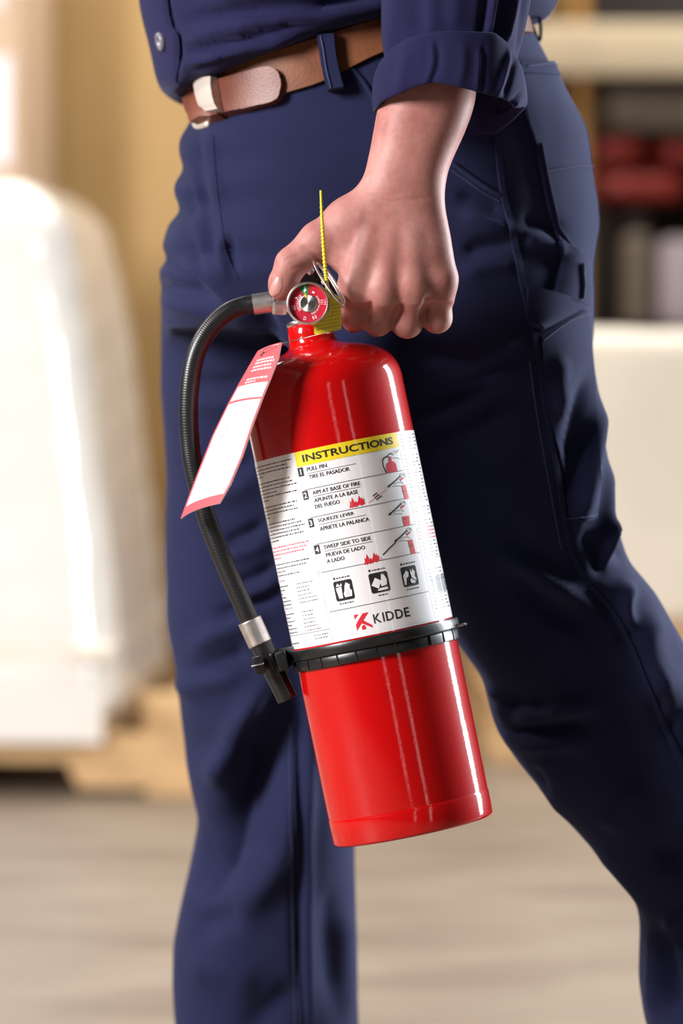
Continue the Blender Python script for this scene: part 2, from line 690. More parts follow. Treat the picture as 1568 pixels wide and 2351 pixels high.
M['beam'] = mat('cream painted steel', (0.66, 0.55, 0.38), 0.5, var=0.15, var_scale=3)
M['upright'] = mat('ochre painted steel', (0.42, 0.22, 0.055), 0.5)
M['redbale'] = mat('red film', (0.40, 0.040, 0.032), 0.4, var=0.4, var_scale=7, coat=0.3, coat_rough=0.2)
M['greybox'] = mat('grey brown board', (0.19, 0.15, 0.115), 0.7, var=0.3, var_scale=6)
M['lilac'] = mat('pale lilac plastic', (0.42, 0.35, 0.38), 0.45)
M['darkdeck'] = mat('dark shelf deck', (0.03, 0.022, 0.018), 0.7)
M['teal'] = mat('teal plastic', (0.03, 0.10, 0.10), 0.5)

v, f = box_vf(-6, 6, -4.5, 10.4, -0.1, 0)
floor = struct(obj('floor', v, f, M['concrete'], smooth=False), 'tan polished concrete warehouse floor', 'floor')
v, f = box_vf(-6, 6, 10.0, 10.2, 0.0, 5.0)
struct(obj('wall_back', v, f, M['wall'], smooth=False), 'dark wall at the far end of the warehouse', 'wall')


def stringer_mesh(L, hgt, t):
    """board on edge with two notches for the forks; runs along local x"""
    n0, n1, nh = 0.15, 0.385, 0.042
    xs = [(-L / 2, 0)]
    for a, b in ((-n1, -n0), (n0, n1)):
        xs += [(a, 0), (a + 0.02, nh), (b - 0.02, nh), (b, 0)]
    xs += [(L / 2, 0), (L / 2, hgt), (-L / 2, hgt)]
    n = len(xs)
    v = [(x, -t / 2, z) for x, z in xs] + [(x, t / 2, z) for x, z in xs]
    f = [tuple(range(n)), tuple(range(2 * n - 1, n - 1, -1))]
    for i in range(n):
        j = (i + 1) % n
        f.append((i, n + i, n + j, j))
    return v, f


def pallet(loc, rz, label, group=None, L=1.2, W=1.0):
    root = tag(empty('wooden_pallet', loc, rz), label, 'pallet', group)
    sv, sf = stringer_mesh(L, 0.09, 0.038)
    s0 = None
    for k, y in enumerate((-W / 2 + 0.02, 0, W / 2 - 0.02)):
        if s0 is None:
            s = obj('stringer', sv, sf, M['pine'], root, smooth=False)
            s0 = s
        else:
            s = s0.copy()
            COL.objects.link(s)
            s.parent = root
        s.location = (0, y, 0.016)
    d0 = None
    for k in range(8):
        x = -L / 2 + 0.055 + k * (L - 0.11) / 7
        if d0 is None:
            d0 = bevel_box('deck_board', -0.05, 0.05, -W / 2, W / 2, 0, 0.018, 0.003, M['pine'], root, 1)
            o = d0
        else:
            o = d0.copy()
            COL.objects.link(o)
            o.parent = root
        o.location = (x, 0, 0.106)
    b0 = None
    for x in (-L / 2 + 0.05, -0.06, 0.06, L / 2 - 0.05):
        if b0 is None:
            b0 = bevel_box('bottom_board', -0.05, 0.05, -W / 2, W / 2, 0, 0.016, 0.003, M['pine'], root, 1)
            o = b0
        else:
            o = b0.copy()
            COL.objects.link(o)
            o.parent = root
        o.location = (x, 0, 0)
    return root


def wrapped_load(name, loc, rz, half, depth, z1, taper, rcorner, material, seed, wr=0.012):
    """film-wrapped pile: rounded, leaning in towards the top, with slack folds in the film"""
    h = 0.02
    g = Grid((-half - 0.15, -depth - 0.15, -0.06), (half + 0.15, depth + 0.15, z1 + 0.12), h)
    X, Y, Z = g.x[:, None, None], g.y[None, :, None], g.z[None, None, :]
    t = np.clip(Z / z1, 0, 1)
    a = half - taper * t ** 1.4
    b = depth - taper * t ** 1.4
    r = rcorner
    qx, qy, qz = np.abs(X) - a + r, np.abs(Y) - b + r, Z - z1 + r
    d = np.sqrt(np.maximum(qx, 0) ** 2 + np.maximum(qy, 0) ** 2 + np.maximum(qz, 0) ** 2) + np.minimum(np.maximum(np.maximum(qx, qy), qz), 0) - r
    g.F[:] = np.maximum(d, -Z)
    v, f = g.mesh()
    n = vnormals(v, f)
    v = v + n * (noise3(v * np.array([1.6, 1.6, 0.7]), 9, seed) * wr + noise3(v * np.array([1, 1, 2.5]), 16, seed + 1) * wr * 0.5)[:, None]
    v[:, 2] = np.maximum(v[:, 2], 0.0)
    o = obj('stretch_film', v, f.tolist(), material)
    root = empty(name, loc, rz)
    o.parent = root
    return root


# left: film-wrapped load on its pallet, tall carton behind
PX = P(-250, 1838, 3.05)
pallet((-0.81, 3.52, 0), math.radians(-2.5), 'pine pallet under the white wrapped load at left')
w1 = tag(wrapped_load('wrapped_load', (-1.02, 3.522, 0.125), math.radians(-2.5), 0.66, 0.50, 0.93, 0.11, 0.10, M['film'], 3),
         'tall load wrapped in shiny white stretch film on the left pallet', 'pallet load')
bevel_box('load_band', -0.655, 0.655, -0.497, 0.497, 0.10, 0.135, 0.01, M['film2'], w1, 1)
v, f = [], []
for q in ((-0.655, 0.64, -0.522, -0.516),):
    bv_, bf_ = box_vf(q[0], q[1], q[2], q[3], -0.03, 0.06)
    f += [tuple(i + len(v) for i in t) for t in bf_]
    v += bv_
obj('film_skirt', v, f, M['film'], w1, smooth=False)
lo = tag(bevel_box('lumber_offcut', -0.09, 0.09, -0.06, 0.06, 0, 0.045, 0.004, M['pine'], None, 1), 'short yellow wood offcut at the corner of the left pallet', 'wood')
lo.location = (-0.247, 3.06, 0.124)
lo.rotation_euler = (0, 0, 0.2)

cb = tag(empty('cardboard_carton', (-0.63, 4.62, 0), math.radians(6)), 'big tan cardboard carton standing behind the white wrapped load', 'carton')
bevel_box('body', 0.0, 0.74, 0, 0.6, 0, 2.1, 0.012, M['card'], cb, 2)
bevel_box('tape_strip', 0.34, 0.41, -0.003, 0.0, 0.3, 2.1, 0.001, M['card2'], cb, 1)
cl = tag(empty('carton_side_face', (-0.645, 4.09, 0), math.radians(-3)), 'side face of the tan carton, coloured paler for its light, with white paper sheets at the left edge', 'carton')  # stands for the big carton's side face, light put into its paler colour
bevel_box('body', -0.126, 0.0, 0, 0.5, 0, 1.72, 0.006, M['card2'], cl, 2)
bevel_box('paper_sheet', -0.120, -0.018, -0.004, 0, 1.13, 1.345, 0.0015, M['paper'], cl, 1)
bevel_box('paper_sheet', -0.100, -0.035, -0.004, 0, 1.44, 1.60, 0.0015, M['paper'], cl, 1)
tb = tag(empty('storage_bin', (-1.18, 5.3, 0)), 'dark teal plastic bin behind the paler carton side', 'bin')
bevel_box('body', -0.3, 0.36, 0, 0.5, 0, 1.75, 0.03, M['teal'], tb, 2)
bevel_box('rim', -0.32, 0.38, -0.02, 0.52, 1.70, 1.75, 0.01, M['teal'], tb, 2)

# right: cream wrapped load on two pallets, rack behind
for k in range(2):
    pallet((0.86, 3.95, 0.125 * k), math.radians(1.5 - k), ('lower' if k == 0 else 'upper') + ' of two stacked pallets under the cream load at right', 'stacked pallets at right')
tag(wrapped_load('wrapped_load', (0.93, 4.0, 0.25), math.radians(1), 0.60, 0.5, 0.545, 0.03, 0.05, M['film2'], 11, 0.006),
    'low load wrapped in cream stretch film behind the rear leg', 'pallet load')

RY = 5.35
rk = tag(empty('storage_rack', (1.2, RY, 0)), 'steel storage rack with cream beams behind the person at right', 'rack')


def rackbox(nm, px0, px1, py0, py1, Y, dep, m, r=0.01):
    a, b = P(px0, py1, Y), P(px1, py0, Y)
    return bevel_box(nm, a.x - 1.2, b.x - 1.2, Y - RY, Y - RY + dep, a.z, b.z, r, m, rk, 2)


rackbox('beam', 1130, 2100, 52, 172, RY, 0.05, M['beam'])
rackbox('beam', 1130, 2100, 765, 830, RY + 0.02, 0.05, M['beam'])
a = P(1322, 0, RY + 0.06)
b = P(1352, 0, RY + 0.06)
bevel_box('upright', a.x - 1.2, b.x - 1.2, 0.06, 0.12, 0, 2.3, 0.005, M['upright'], rk, 1)
bevel_box('upright', a.x - 1.2, b.x - 1.2, 0.9, 0.96, 0, 2.3, 0.005, M['upright'], rk, 1)
bevel_box('shelf_deck', -0.75, 1.2, 0.06, 1.0, 1.44, 1.47, 0.004, M['darkdeck'], rk, 1)
bevel_box('shelf_deck', -0.75, 1.2, 0.06, 1.0, 0.77, 0.80, 0.004, M['darkdeck'], rk, 1)
bevel_box('back_panel', -0.75, 1.2, 1.0, 1.02, 0.0, 2.4, 0.004, M['darkdeck'], rk, 1)


def put(nm, px0, px1, py0, py1, Y, dep, m, label, cat, r=0.02, seed=1, wob=0.0, group=None):
    a, b = P(px0, py1, Y), P(px1, py0, Y)
    o = bevel_box(nm, -(b.x - a.x) / 2, (b.x - a.x) / 2, 0, dep, 0, b.z - a.z, r, m, None, 3)
    o.location = ((a.x + b.x) / 2, Y, a.z)
    return tag(o, label, cat, group)


def bale(px0, px1, py0, py1, Y, dep, m, label, seed):
    a, b = P(px0, py1, Y), P(px1, py0, Y)
    hw, hz = (b.x - a.x) / 2, (b.z - a.z) / 2
    g = Grid((-hw - 0.03, -0.03, -0.03), (hw + 0.03, dep + 0.03, 2 * hz + 0.03), 0.01)
    X, Y_, Z = g.x[:, None, None], g.y[None, :, None], g.z[None, None, :]
    r = (np.abs(X / hw) ** 4 + np.abs((Y_ - dep / 2) / (dep / 2)) ** 4 + np.abs((Z - hz) / hz) ** 3.2) ** 0.25
    g.F[:] = (r - 1) * hz
    vv, ff = g.mesh()
    nn = vnormals(vv, ff)
    vv = vv + nn * (noise3(vv, 40, seed) * 0.006)[:, None]
    o = obj('film_bale', vv, ff.tolist(), m)
    o.location = ((a.x + b.x) / 2, Y, a.z)
    return tag(o, label, 'bale')


bale(1360, 1600, 384, 460, RY + 0.12, 0.5, M['redbale'], 'lower dark red film-wrapped bale on the rack', 5)
bale(1352, 1494, 306, 376, RY + 0.12, 0.5, M['redbale'], 'upper dark red film-wrapped bale left of the other on the rack', 6)
bale(1506, 1640, 320, 376, RY + 0.16, 0.5, M['redbale'], 'small dark red bale at the right edge of the rack', 8)
put('carton', 1365, 1640, 200, 300, RY + 0.2, 0.5, M['greybox'], 'grey brown carton right under the cream beam', 'carton')
put('crate', 1370, 1495, 468, 752, RY + 0.3, 0.45, M['darkdeck'], 'dark crate below the red bales', 'crate')
put('plastic_drum', 1512, 1640, 545, 754, RY + 0.12, 0.3, M['lilac'], 'pale lilac plastic drum at the right edge of the rack shelf', 'drum', 0.03)
put('plastic_jug', 1432, 1500, 530, 756, RY + 0.1, 0.12, M['greybox'], 'small grey jug beside the pale lilac drum', 'jug', 0.03)
# ------------------------------------------------------------------ the person
person = tag(empty('person', (0.15, 0.30, 0)), 'person in navy work shirt and navy trousers walking left, carrying a fire extinguisher', 'person')
MI = Matrix.Translation((-0.15, -0.30, 0))


def pobj(name, v, f, m, parent=None):
    """part of the person given in world coordinates"""
    o = obj(name, v, f, m, parent or person)
    o.matrix_local = MI if (parent is None or parent == person) else Matrix.Identity(4)
    return o


NY, FY, PYC = 0.165, 0.36, 0.25     # depth of the near leg, the far leg, the hips
g = Grid((-0.30, 0.015, 0.03), (0.62, 0.485, 1.08), 0.004)
near = [(560, 700, 1330, NY + 0.05, 0.12), (640, 640, 1340, NY + 0.03, 0.118), (700, 628, 1348, NY + 0.02, 0.115), (800, 668, 1356, NY, 0.108), (900, 716, 1369, NY, 0.105),
        (1030, 785, 1388, NY, 0.102), (1150, 855, 1408, NY, 0.10), (1230, 900, 1425, NY, 0.099), (1285, 932, 1440, NY, 0.098), (1350, 975, 1498, NY, 0.096), (1480, 1055, 1570, NY, 0.093),
        (1530, 1090, 1598, NY, 0.092), (1560, 1113, 1615, NY, 0.092), (1620, 1122, 1652, NY, 0.092), (1680, 1140, 1688, NY, 0.092), (1770, 1205, 1740, NY, 0.09), (1900, 1318, 1815, NY, 0.086),
        (2045, 1450, 1885, NY, 0.082), (2075, 1465, 1900, NY, 0.082), (2130, 1474, 1925, NY, 0.08), (2250, 1468, 1950, NY, 0.08), (2335, 1478, 1965, NY, 0.08),
        (2480, 1520, 2010, NY, 0.08), (2700, 1640, 2075, NY, 0.078)]
far = [(560, 415, 860, FY - 0.05, 0.10), (640, 395, 870, FY - 0.03, 0.10), (680, 380, 880, FY - 0.02, 0.10), (720, 375, 880, FY, 0.098), (900, 371, 880, FY, 0.098), (1100, 384, 865, FY, 0.096), (1200, 379, 860, FY, 0.096),
       (1300, 380, 850, FY, 0.095), (1340, 383, 848, FY, 0.095), (1420, 382, 842, FY, 0.095), (1480, 392, 836, FY, 0.095), (1530, 402, 830, FY, 0.095), (1640, 416, 823, FY, 0.094), (1760, 430, 818, FY, 0.09),
       (1880, 453, 815, FY, 0.088), (1940, 444, 815, FY, 0.088), (2000, 431, 816, FY, 0.088), (2100, 408, 819, FY, 0.088), (2170, 396, 821, FY, 0.088), (2260, 396, 821, FY, 0.088), (2351, 404, 821, FY, 0.088), (2590, 410, 830, FY, 0.085)]
hip = [(-70, 520, 1185, PYC, 0.155), (20, 480, 1200, PYC, 0.158), (70, 470, 1218, PYC, 0.16), (150, 448, 1262, PYC, 0.163), (230, 446, 1300, PYC, 0.166), (283, 440, 1332, PYC, 0.168), (328, 412, 1346, PYC, 0.169),
       (362, 416, 1352, PYC, 0.17), (387, 424, 1355, PYC, 0.17), (415, 410, 1360, PYC, 0.17), (441, 400, 1363, PYC, 0.17), (476, 415, 1368, PYC, 0.17), (500, 404, 1369, PYC, 0.17), (521, 394, 1368, PYC, 0.17), (563, 378, 1358, PYC, 0.168), (596, 400, 1352, PYC, 0.165),
       (616, 366, 1348, PYC, 0.163), (640, 370, 1346, PYC, 0.162), (664, 384, 1347, PYC, 0.156), (690, 375, 1346, PYC, 0.15), (760, 378, 1340, PYC, 0.12)]
sn = slices_sdf(g, near, NY, 2.5, 0.006)
sf_ = slices_sdf(g, far, FY, 2.5, 0.0045)
sh = slices_sdf(g, hip, PYC, 2.5, 0.0028)
g.F[:] = smin(smin(sn, sf_, 0.012), sh, 0.03)
tv, tf = g.mesh()
tv = smooth_mesh(tv, tf, 2)
tn = vnormals(tv, tf)
# gentle slackness of the cloth, then the folds one can see
tv = tv + tn * (noise3(tv * np.array([1, 1, 0.7]), 35, 1) * 0.0022 + noise3(tv, 80, 2) * 0.0006)[:, None]
folds_far = [  # on the hips' front and the far leg: ridge > 0, groove < 0
    ([(470, 320), (482, 420), (500, 520), (520, 600)], 12, -2.2), ([(500, 320), (512, 420), (530, 520)], 16, 2.0),
    ([(416, 380), (450, 440), (472, 540)], 15, -4), ([(440, 360), (468, 430), (486, 520)], 14, 2.5), ([(410, 474), (450, 550), (505, 640)], 15, -4.5), ([(425, 450), (470, 540), (520, 620)], 14, 2.5),
    ([(392, 596), (440, 640), (500, 680)], 13, -5), ([(385, 570), (440, 605), (500, 650)], 14, 3), ([(375, 660), (450, 678), (540, 700)], 12, -5), ([(380, 690), (460, 715), (560, 740)], 22, 3),
    ([(545, 560), (552, 600), (558, 640)], 10, -3), ([(530, 560), (535, 610), (545, 650)], 12, 2.5),
    ([(600, 690), (650, 790), (690, 900)], 18, -4), ([(470, 560), (530, 680), (600, 770)], 30, 3),
    ([(440, 870), (500, 880), (600, 872)], 20, -4), ([(440, 920), (520, 925), (600, 910)], 28, 3),
    ([(480, 1080), (540, 1070), (600, 1040)], 20, -3), ([(470, 1130), (530, 1125), (600, 1090)], 25, 2.5),
    ([(520, 1235), (570, 1215), (620, 1185)], 14, -4), ([(520, 1265), (580, 1250), (630, 1225)], 16, 3),
    ([(540, 1330), (590, 1310), (650, 1275)], 14, -4), ([(545, 1355), (600, 1340), (650, 1310)], 16, 3.5),
    ([(500, 1400), (570, 1375), (655, 1340)], 16, -4), ([(440, 1480), (520, 1430), (620, 1395)], 26, 4), ([(430, 1540), (520, 1500), (580, 1470)], 22, -4),
    ([(405, 1580), (480, 1540), (590, 1530)], 34, 5), ([(420, 1680), (500, 1690), (600, 1640)], 40, -3),
    ([(690, 1560), (690, 1700), (688, 1900), (690, 2100), (695, 2340)], 14, -4), ([(715, 1650), (705, 1850), (708, 2100), (712, 2340)], 16, 3),
    ([(640, 1510), (545, 1680), (500, 1790)], 40, 10), ([(665, 1560), (590, 1770), (520, 1910), (445, 2050)], 56, -16),
    ([(700, 1720), (650, 1930), (530, 2090)], 42, 6), ([(430, 2110), (500, 2080), (570, 2060)], 36, -5), ([(430, 2190), (520, 2190), (600, 2230)], 45, 4),
    ([(770, 2000), (760, 2130), (780, 2300)], 40, -5), ([(795, 2050), (800, 2200), (800, 2330)], 20, 3), ([(560, 2330), (640, 2260), (690, 2220)], 40, -4),
]
folds_near = [
    ([(940, 925), (1060, 890), (1180, 810)], 16, -3.5), ([(950, 958), (1060, 915), (1190, 830)], 16, 4), ([(960, 990), (1060, 960), (1160, 900)], 20, -3),
    ([(960, 830), (1080, 830), (1190, 770)], 22, 3), ([(1040, 1000), (1110, 960), (1200, 920)], 30, 2.5), ([(1080, 1060), (1150, 1050), (1230, 1000)], 30, -2),
    ([(1040, 460), (1090, 470), (1150, 500)], 14, -3), ([(1050, 500), (1100, 515), (1170, 540)], 16, 3), ([(1050, 590), (1110, 570), (1180, 560)], 16, -3), ([(1050, 640), (1110, 620), (1190, 610)], 18, 2.5),
    ([(1190, 560), (1235, 560), (1275, 590)], 18, 3.5), ([(1190, 520), (1230, 515), (1280, 540)], 20, -3),
    ([(1345, 830), (1300, 960), (1290, 1060)], 20, -5), ([(1270, 820), (1265, 880), (1275, 960)], 14, 4), ([(1370, 900), (1345, 1050), (1300, 1220)], 20, 6),
    ([(1330, 960), (1300, 1050), (1285, 1130)], 18, -6), ([(1395, 1050), (1385, 1150), (1370, 1270)], 16, 4), ([(1405, 1080), (1410, 1180), (1410, 1280)], 14, -6),
    ([(1140, 1255), (1230, 1310), (1320, 1370)], 22, 8), ([(1150, 1300), (1230, 1370), (1330, 1420)], 22, -6), ([(1130, 1220), (1230, 1250), (1310, 1300)], 26, -4),
    ([(1320, 1215), (1350, 1250), (1360, 1300)], 14, -6), ([(1380, 1180), (1375, 1240), (1362, 1290)], 12, 6),
    ([(1430, 1320), (1410, 1380), (1420, 1440)], 20, 7), ([(1330, 1330), (1390, 1390), (1425, 1470)], 16, -5), ([(1480, 1380), (1470, 1480), (1540, 1600)], 40, 6),
    ([(1490, 1560), (1500, 1620), (1540, 1660)], 26, -5), ([(1450, 1490), (1500, 1580), (1500, 1640)], 20, 4),
    ([(1150, 1665), (1220, 1650), (1340, 1628)], 12, -7), ([(1160, 1635), (1240, 1615), (1370, 1585)], 22, 6), ([(1150, 1690), (1250, 1685), (1340, 1670)], 20, 4),
    ([(1150, 1570), (1180, 1600), (1260, 1590)], 36, -6), ([(1120, 1560), (1140, 1600), (1150, 1640)], 14, 4),
    ([(1230, 1720), (1260, 1760), (1300, 1900)], 36, 4), ([(1220, 1740), (1235, 1770), (1250, 1790)], 18, -4),
    ([(1440, 1760), (1400, 1830), (1380, 1880)], 26, 4), ([(1480, 1900), (1530, 1930), (1600, 1880)], 40, -6),
    ([(1340, 1950), (1420, 2010), (1500, 2100)], 40, 4), ([(1520, 2060), (1530, 2100), (1560, 2050)], 14, 5), ([(1500, 2110), (1510, 2200), (1520, 2300)], 20, -7), ([(1485, 2110), (1488, 2200), (1485, 2330)], 12, 4),
    ([(1560, 2060), (1540, 2180), (1545, 2330)], 26, -5),
]
tn = vnormals(tv, tf)
nearside = tv[:, 1] < 0.285
vf_ = fold_displace(tv, tn, folds_far, FY, gain=1.9)
vn_ = fold_displace(tv, tn, folds_near, NY, gain=1.6)
isfar = (tv[:, 1] > 0.228)
# front of the hips and far leg take the first list, the near leg the second
hipfront = (tv[:, 0] < P(640, 0, NY).x)
tv2 = np.where((isfar | hipfront)[:, None], vf_, vn_)
tv = smooth_mesh(tv2, tf, 1)
trousers = pobj('trousers', tv, tf.tolist(), M['trousers'])
tb_ = bvh_of(tv, tf)


def tpatch(name, left, right, lift=0.0022, under=0.002, m='trousers', **k):
    o = cloth_patch(name, left, right, tb_, lift, under, M[m], trousers, **k)
    return o


def tseam(name, pts, width=9, lift=0.0012, m='trousers'):
    return seam(name, pts, width, tb_, lift, M[m], trousers)


# side seam of the near leg, its rear overlap, stitching rows
tpatch('side_seam_overlap', [(1132, 300), (1146, 430), (1166, 520), (1190, 640), (1222, 780), (1246, 930), (1275, 1100), (1300, 1250), (1330, 1320)],
       [(1146, 300), (1158, 430), (1180, 520), (1204, 640), (1234, 780), (1256, 930), (1285, 1100), (1311, 1250), (1342, 1318)], 0.0022, nv=60, nu=5)
tpatch('side_seam_overlap', [(1352, 1350), (1410, 1420), (1462, 1530), (1520, 1670), (1566, 1770)], [(1362, 1346), (1420, 1412), (1472, 1524), (1530, 1664), (1580, 1768)], 0.002, nv=40, nu=4)
tseam('stitch_row', [(1215, 830), (1232, 950), (1262, 1120), (1288, 1260)], 2.2, 0.0005, 'stitch')
# slant front pocket
tseam('pocket_edge', [(800, 150), (835, 190), (870, 250), (900, 300)], 10, 0.0018)
tseam('pocket_edge', [(1040, 375), (1080, 405), (1120, 432), (1148, 448)], 8, 0.0018)
tseam('stitch_row', [(1035, 390), (1075, 418), (1115, 446), (1146, 462)], 2.2, 0.0006, 'stitch')
# rear patch pocket
tpatch('rear_pocket', [(1196, 150), (1206, 260), (1226, 330), (1240, 400), (1254, 470), (1270, 530), (1290, 570), (1320, 592)],
       [(1262, 150), (1302, 228), (1338, 300), (1352, 400), (1364, 470), (1360, 530), (1353, 568), (1349, 598)], 0.0035, 0.002, nu=16, nv=50)
tpatch('rear_yoke', [(1188, 146), (1188, 170)], [(1262, 146), (1275, 176)], 0.005, nu=10, nv=6)
tseam('stitch_row', [(1236, 330), (1250, 400), (1266, 470), (1284, 530), (1306, 568), (1334, 585)], 2.2, 0.0039, 'stitch')
tseam('stitch_row', [(1246, 396), (1300, 386), (1350, 384)], 2.2, 0.0039, 'stitch')
tseam('stitch_row', [(1200, 158), (1240, 154), (1264, 156)], 2.2, 0.0055, 'stitch')
# tool strap and tool pocket on the thigh
tpatch('tool_strap', [(1278, 556), (1282, 600), (1272, 650), (1262, 690)], [(1338, 600), (1342, 640), (1342, 680), (1336, 704)], 0.006, 0.002, nu=10, nv=24, crown=0.004)
tpatch('tool_pocket_flap', [(1206, 662), (1205, 700), (1208, 740), (1216, 752)], [(1338, 704), (1330, 708), (1280, 740), (1240, 762)], 0.007, 0.002, nu=14, nv=24, crown=0.003)
tpatch('tool_pocket', [(1240, 772), (1246, 860), (1262, 960), (1290, 1090), (1308, 1200)], [(1343, 712), (1352, 800), (1362, 920), (1374, 1060), (1366, 1190)], 0.003, 0.002, nu=14, nv=50)
tseam('stitch_row', [(1244, 784), (1300, 742), (1343, 722)], 2.5, 0.0035, 'stitch')
tseam('stitch_row', [(1300, 1192), (1330, 1188), (1362, 1178)], 2.5, 0.0034, 'stitch')
tseam('stitch_row', [(1312, 610), (1314, 660), (1312, 694)], 2.2, 0.0095, 'stitch')
# fly and inseam
tseam('fly_seam', [(488, 310), (494, 400), (506, 500), (520, 580), (545, 640)], 5, 0.0005)
tseam('inseam', [(678, 1640), (676, 1800), (680, 2000), (684, 2200), (690, 2350)], 7, 0.0015)
tseam('stitch_row', [(668, 1660), (666, 1800), (669, 2000), (673, 2200), (678, 2350)], 2.2, 0.0006, 'stitch')
# back belt loop standing off the waist
lp = catmull([P(1212, 58, PYC - 0.01), P(1222, 62, PYC - 0.012), P(1238, 95, PYC - 0.013), P(1241, 60, PYC - 0.012), P(1234, 20, PYC - 0.01), P(1228, -10, PYC)], 30)
v, f = [], []
for i, p in enumerate(lp):
    for dy in (-0.005, 0.005):
        for dx in (-0.0012, 0.0012):
            v.append((p[0] + dx, p[1] + dy, p[2]))
for i in range(len(lp) - 1):
    a = 4 * i
    f += [(a, a + 1, a + 5, a + 4), (a + 2, a + 6, a + 7, a + 3), (a, a + 4, a + 6, a + 2), (a + 1, a + 3, a + 7, a + 5)]
pobj('belt_loop', v, f, M['trousers'], trousers)

# belt
belt = cloth_patch('belt', [(413, 184), (500, 170), (610, 128), (740, 85), (870, 45), (1000, 18), (1120, 6), (1205, 40)],
                   [(446, 288), (540, 262), (650, 218), (745, 186), (875, 122), (1000, 85), (1130, 72), (1216, 78)], tb_, 0.004, 0.002, M['leather'], person, nu=8, nv=60)
belt.matrix_local = MI
belt['label'] = 'brown leather belt'
cloth_patch('belt_tail', [(500, 188), (560, 172), (612, 157), (636, 158), (649, 170), (655, 190)], [(520, 270), (570, 256), (618, 243), (638, 236), (650, 224), (655, 200)], tb_, 0.0095, 0.001, M['leather2'], belt, nu=10, nv=40)
cloth_patch('belt_front', [(440, 198), (465, 194), (500, 188)], [(460, 290), (485, 284), (520, 274)], tb_, 0.011, 0.001, M['leather2'], belt, nu=10, nv=12)
# buckle: frame bars and the keeper bar
kv = cloth_patch('buckle_keeper', [(486, 184), (504, 180), (520, 178)], [(502, 272), (518, 269), (532, 265)], tb_, 0.0165, -0.010, M['buckle'], belt, nu=14, nv=8, crown=0.002)
bk = [(462, 184), (440, 182), (420, 186), (416, 192), (430, 240), (448, 284), (460, 290), (480, 284)]
pts = []
for x, y in bk:
    h_ = surf_pt(tb_, max(x, 436), y, 0.010)
    pts.append(P(x, y, h_.y if h_ else 0.24))
v, f = tube(catmull(pts, 40), 0.0028, 8)
pobj('buckle_frame', v, f, M['buckle'], belt)
cloth_patch('belt_loop', [(732, 84), (738, 120), (746, 170), (756, 212)], [(770, 82), (774, 120), (782, 165), (792, 204)], tb_, 0.0125, 0.001, M['trousers'], trousers, nu=8, nv=24)
cloth_patch('stitch_row', [(740, 88), (746, 120), (754, 170), (763, 208)], [(743, 88), (749, 120), (757, 170), (766, 208)], tb_, 0.0137, 0.001, M['stitch'], trousers, nu=3, nv=24)

# shirt body blousing over the belt
g = Grid((-0.30, 0.03, 0.90), (0.36, 0.50, 1.42), 0.005)
rows = [(-950, 340, 1230, PYC, 0.165), (-500, 300, 1250, PYC, 0.18), (-200, 305, 1262, PYC, 0.182), (0, 322, 1284, PYC, 0.184), (60, 333, 1284, PYC, 0.186), (110, 346, 1282, PYC, 0.186), (190, 358, 1275, PYC, 0.184), (300, 372, 1260, PYC, 0.178)]
s = slices_sdf(g, rows, PYC, 2.5, 0.01)
hx = [300, 360, 410, 425, 440, 500, 600, 740, 870, 1000, 1150, 1300]
hy = [215, 203, 212, 190, 184, 172, 135, 88, 52, 34, 18, 8]
zb = np.interp(g.x, [P(x, 0, PYC - 0.12).x for x in hx], [P(x, y, PYC - 0.12).z for x, y in zip(hx, hy)])[:, None, None]
g.F[:] = -smin(-s, -(zb - g.z[None, None, :] + 0 * g.y[None, :, None]).astype(np.float32), 0.02)
sv, sf2 = g.mesh()
sv = smooth_mesh(sv, sf2, 2)
sn2 = vnormals(sv, sf2)
sv = sv + sn2 * (noise3(sv * np.array([0.6, 0.6, 1.8]), 35, 21) * 0.003)[:, None]
folds_shirt = [
    ([(430, 60), (600, 45), (860, 20)], 14, -5), ([(430, 85), (600, 70), (860, 45)], 16, 4), ([(420, 130), (560, 110), (760, 62)], 14, -4), ([(425, 155), (560, 135), (700, 92)], 12, 4),
    ([(480, 20), (620, 5), (860, -10)], 16, 5), ([(420, 108), (500, 100), (600, 85)], 10, 3), ([(430, 172), (520, 150), (640, 112)], 10, -3), ([(700, 40), (800, 20), (870, 5)], 14, -5),
    ([(384, -40), (388, 20), (398, 65), (412, 85), (412, 130), (404, 190)], 6, -3.5),
]
sv = fold_displace(sv, vnormals(sv, sf2), folds_shirt, PYC - 0.1, gain=1.5)
shirt = pobj('shirt', sv, sf2.tolist(), M['shirt'])
shirt['label'] = 'navy work shirt body bloused over the belt'
sb_ = bvh_of(sv, sf2)
seam('placket_edge', [(384, -40), (388, 20), (398, 65), (410, 84), (413, 130), (405, 185)], 5, sb_, 0.0015, M['shirt'], shirt)
bp_ = surf_pt(sb_, 371, 95, 0.0)
hit = sb_.ray_cast(CAM, ray(371, 95), 8)
nb = hit[1] if hit[1].y < 0 else -hit[1]
v, f = lathe([(0.0003, 0.0008), (0.0028, 0.0008), (0.0034, 0.0026), (0.0052, 0.0038), (0.0072, 0.003), (0.0078, 0.0014), (0.0076, -0.001)], 28, True, True)
btn = pobj('button', [frame(bp_, nb) @ Vector(p) for p in v], f, M['button'], shirt)

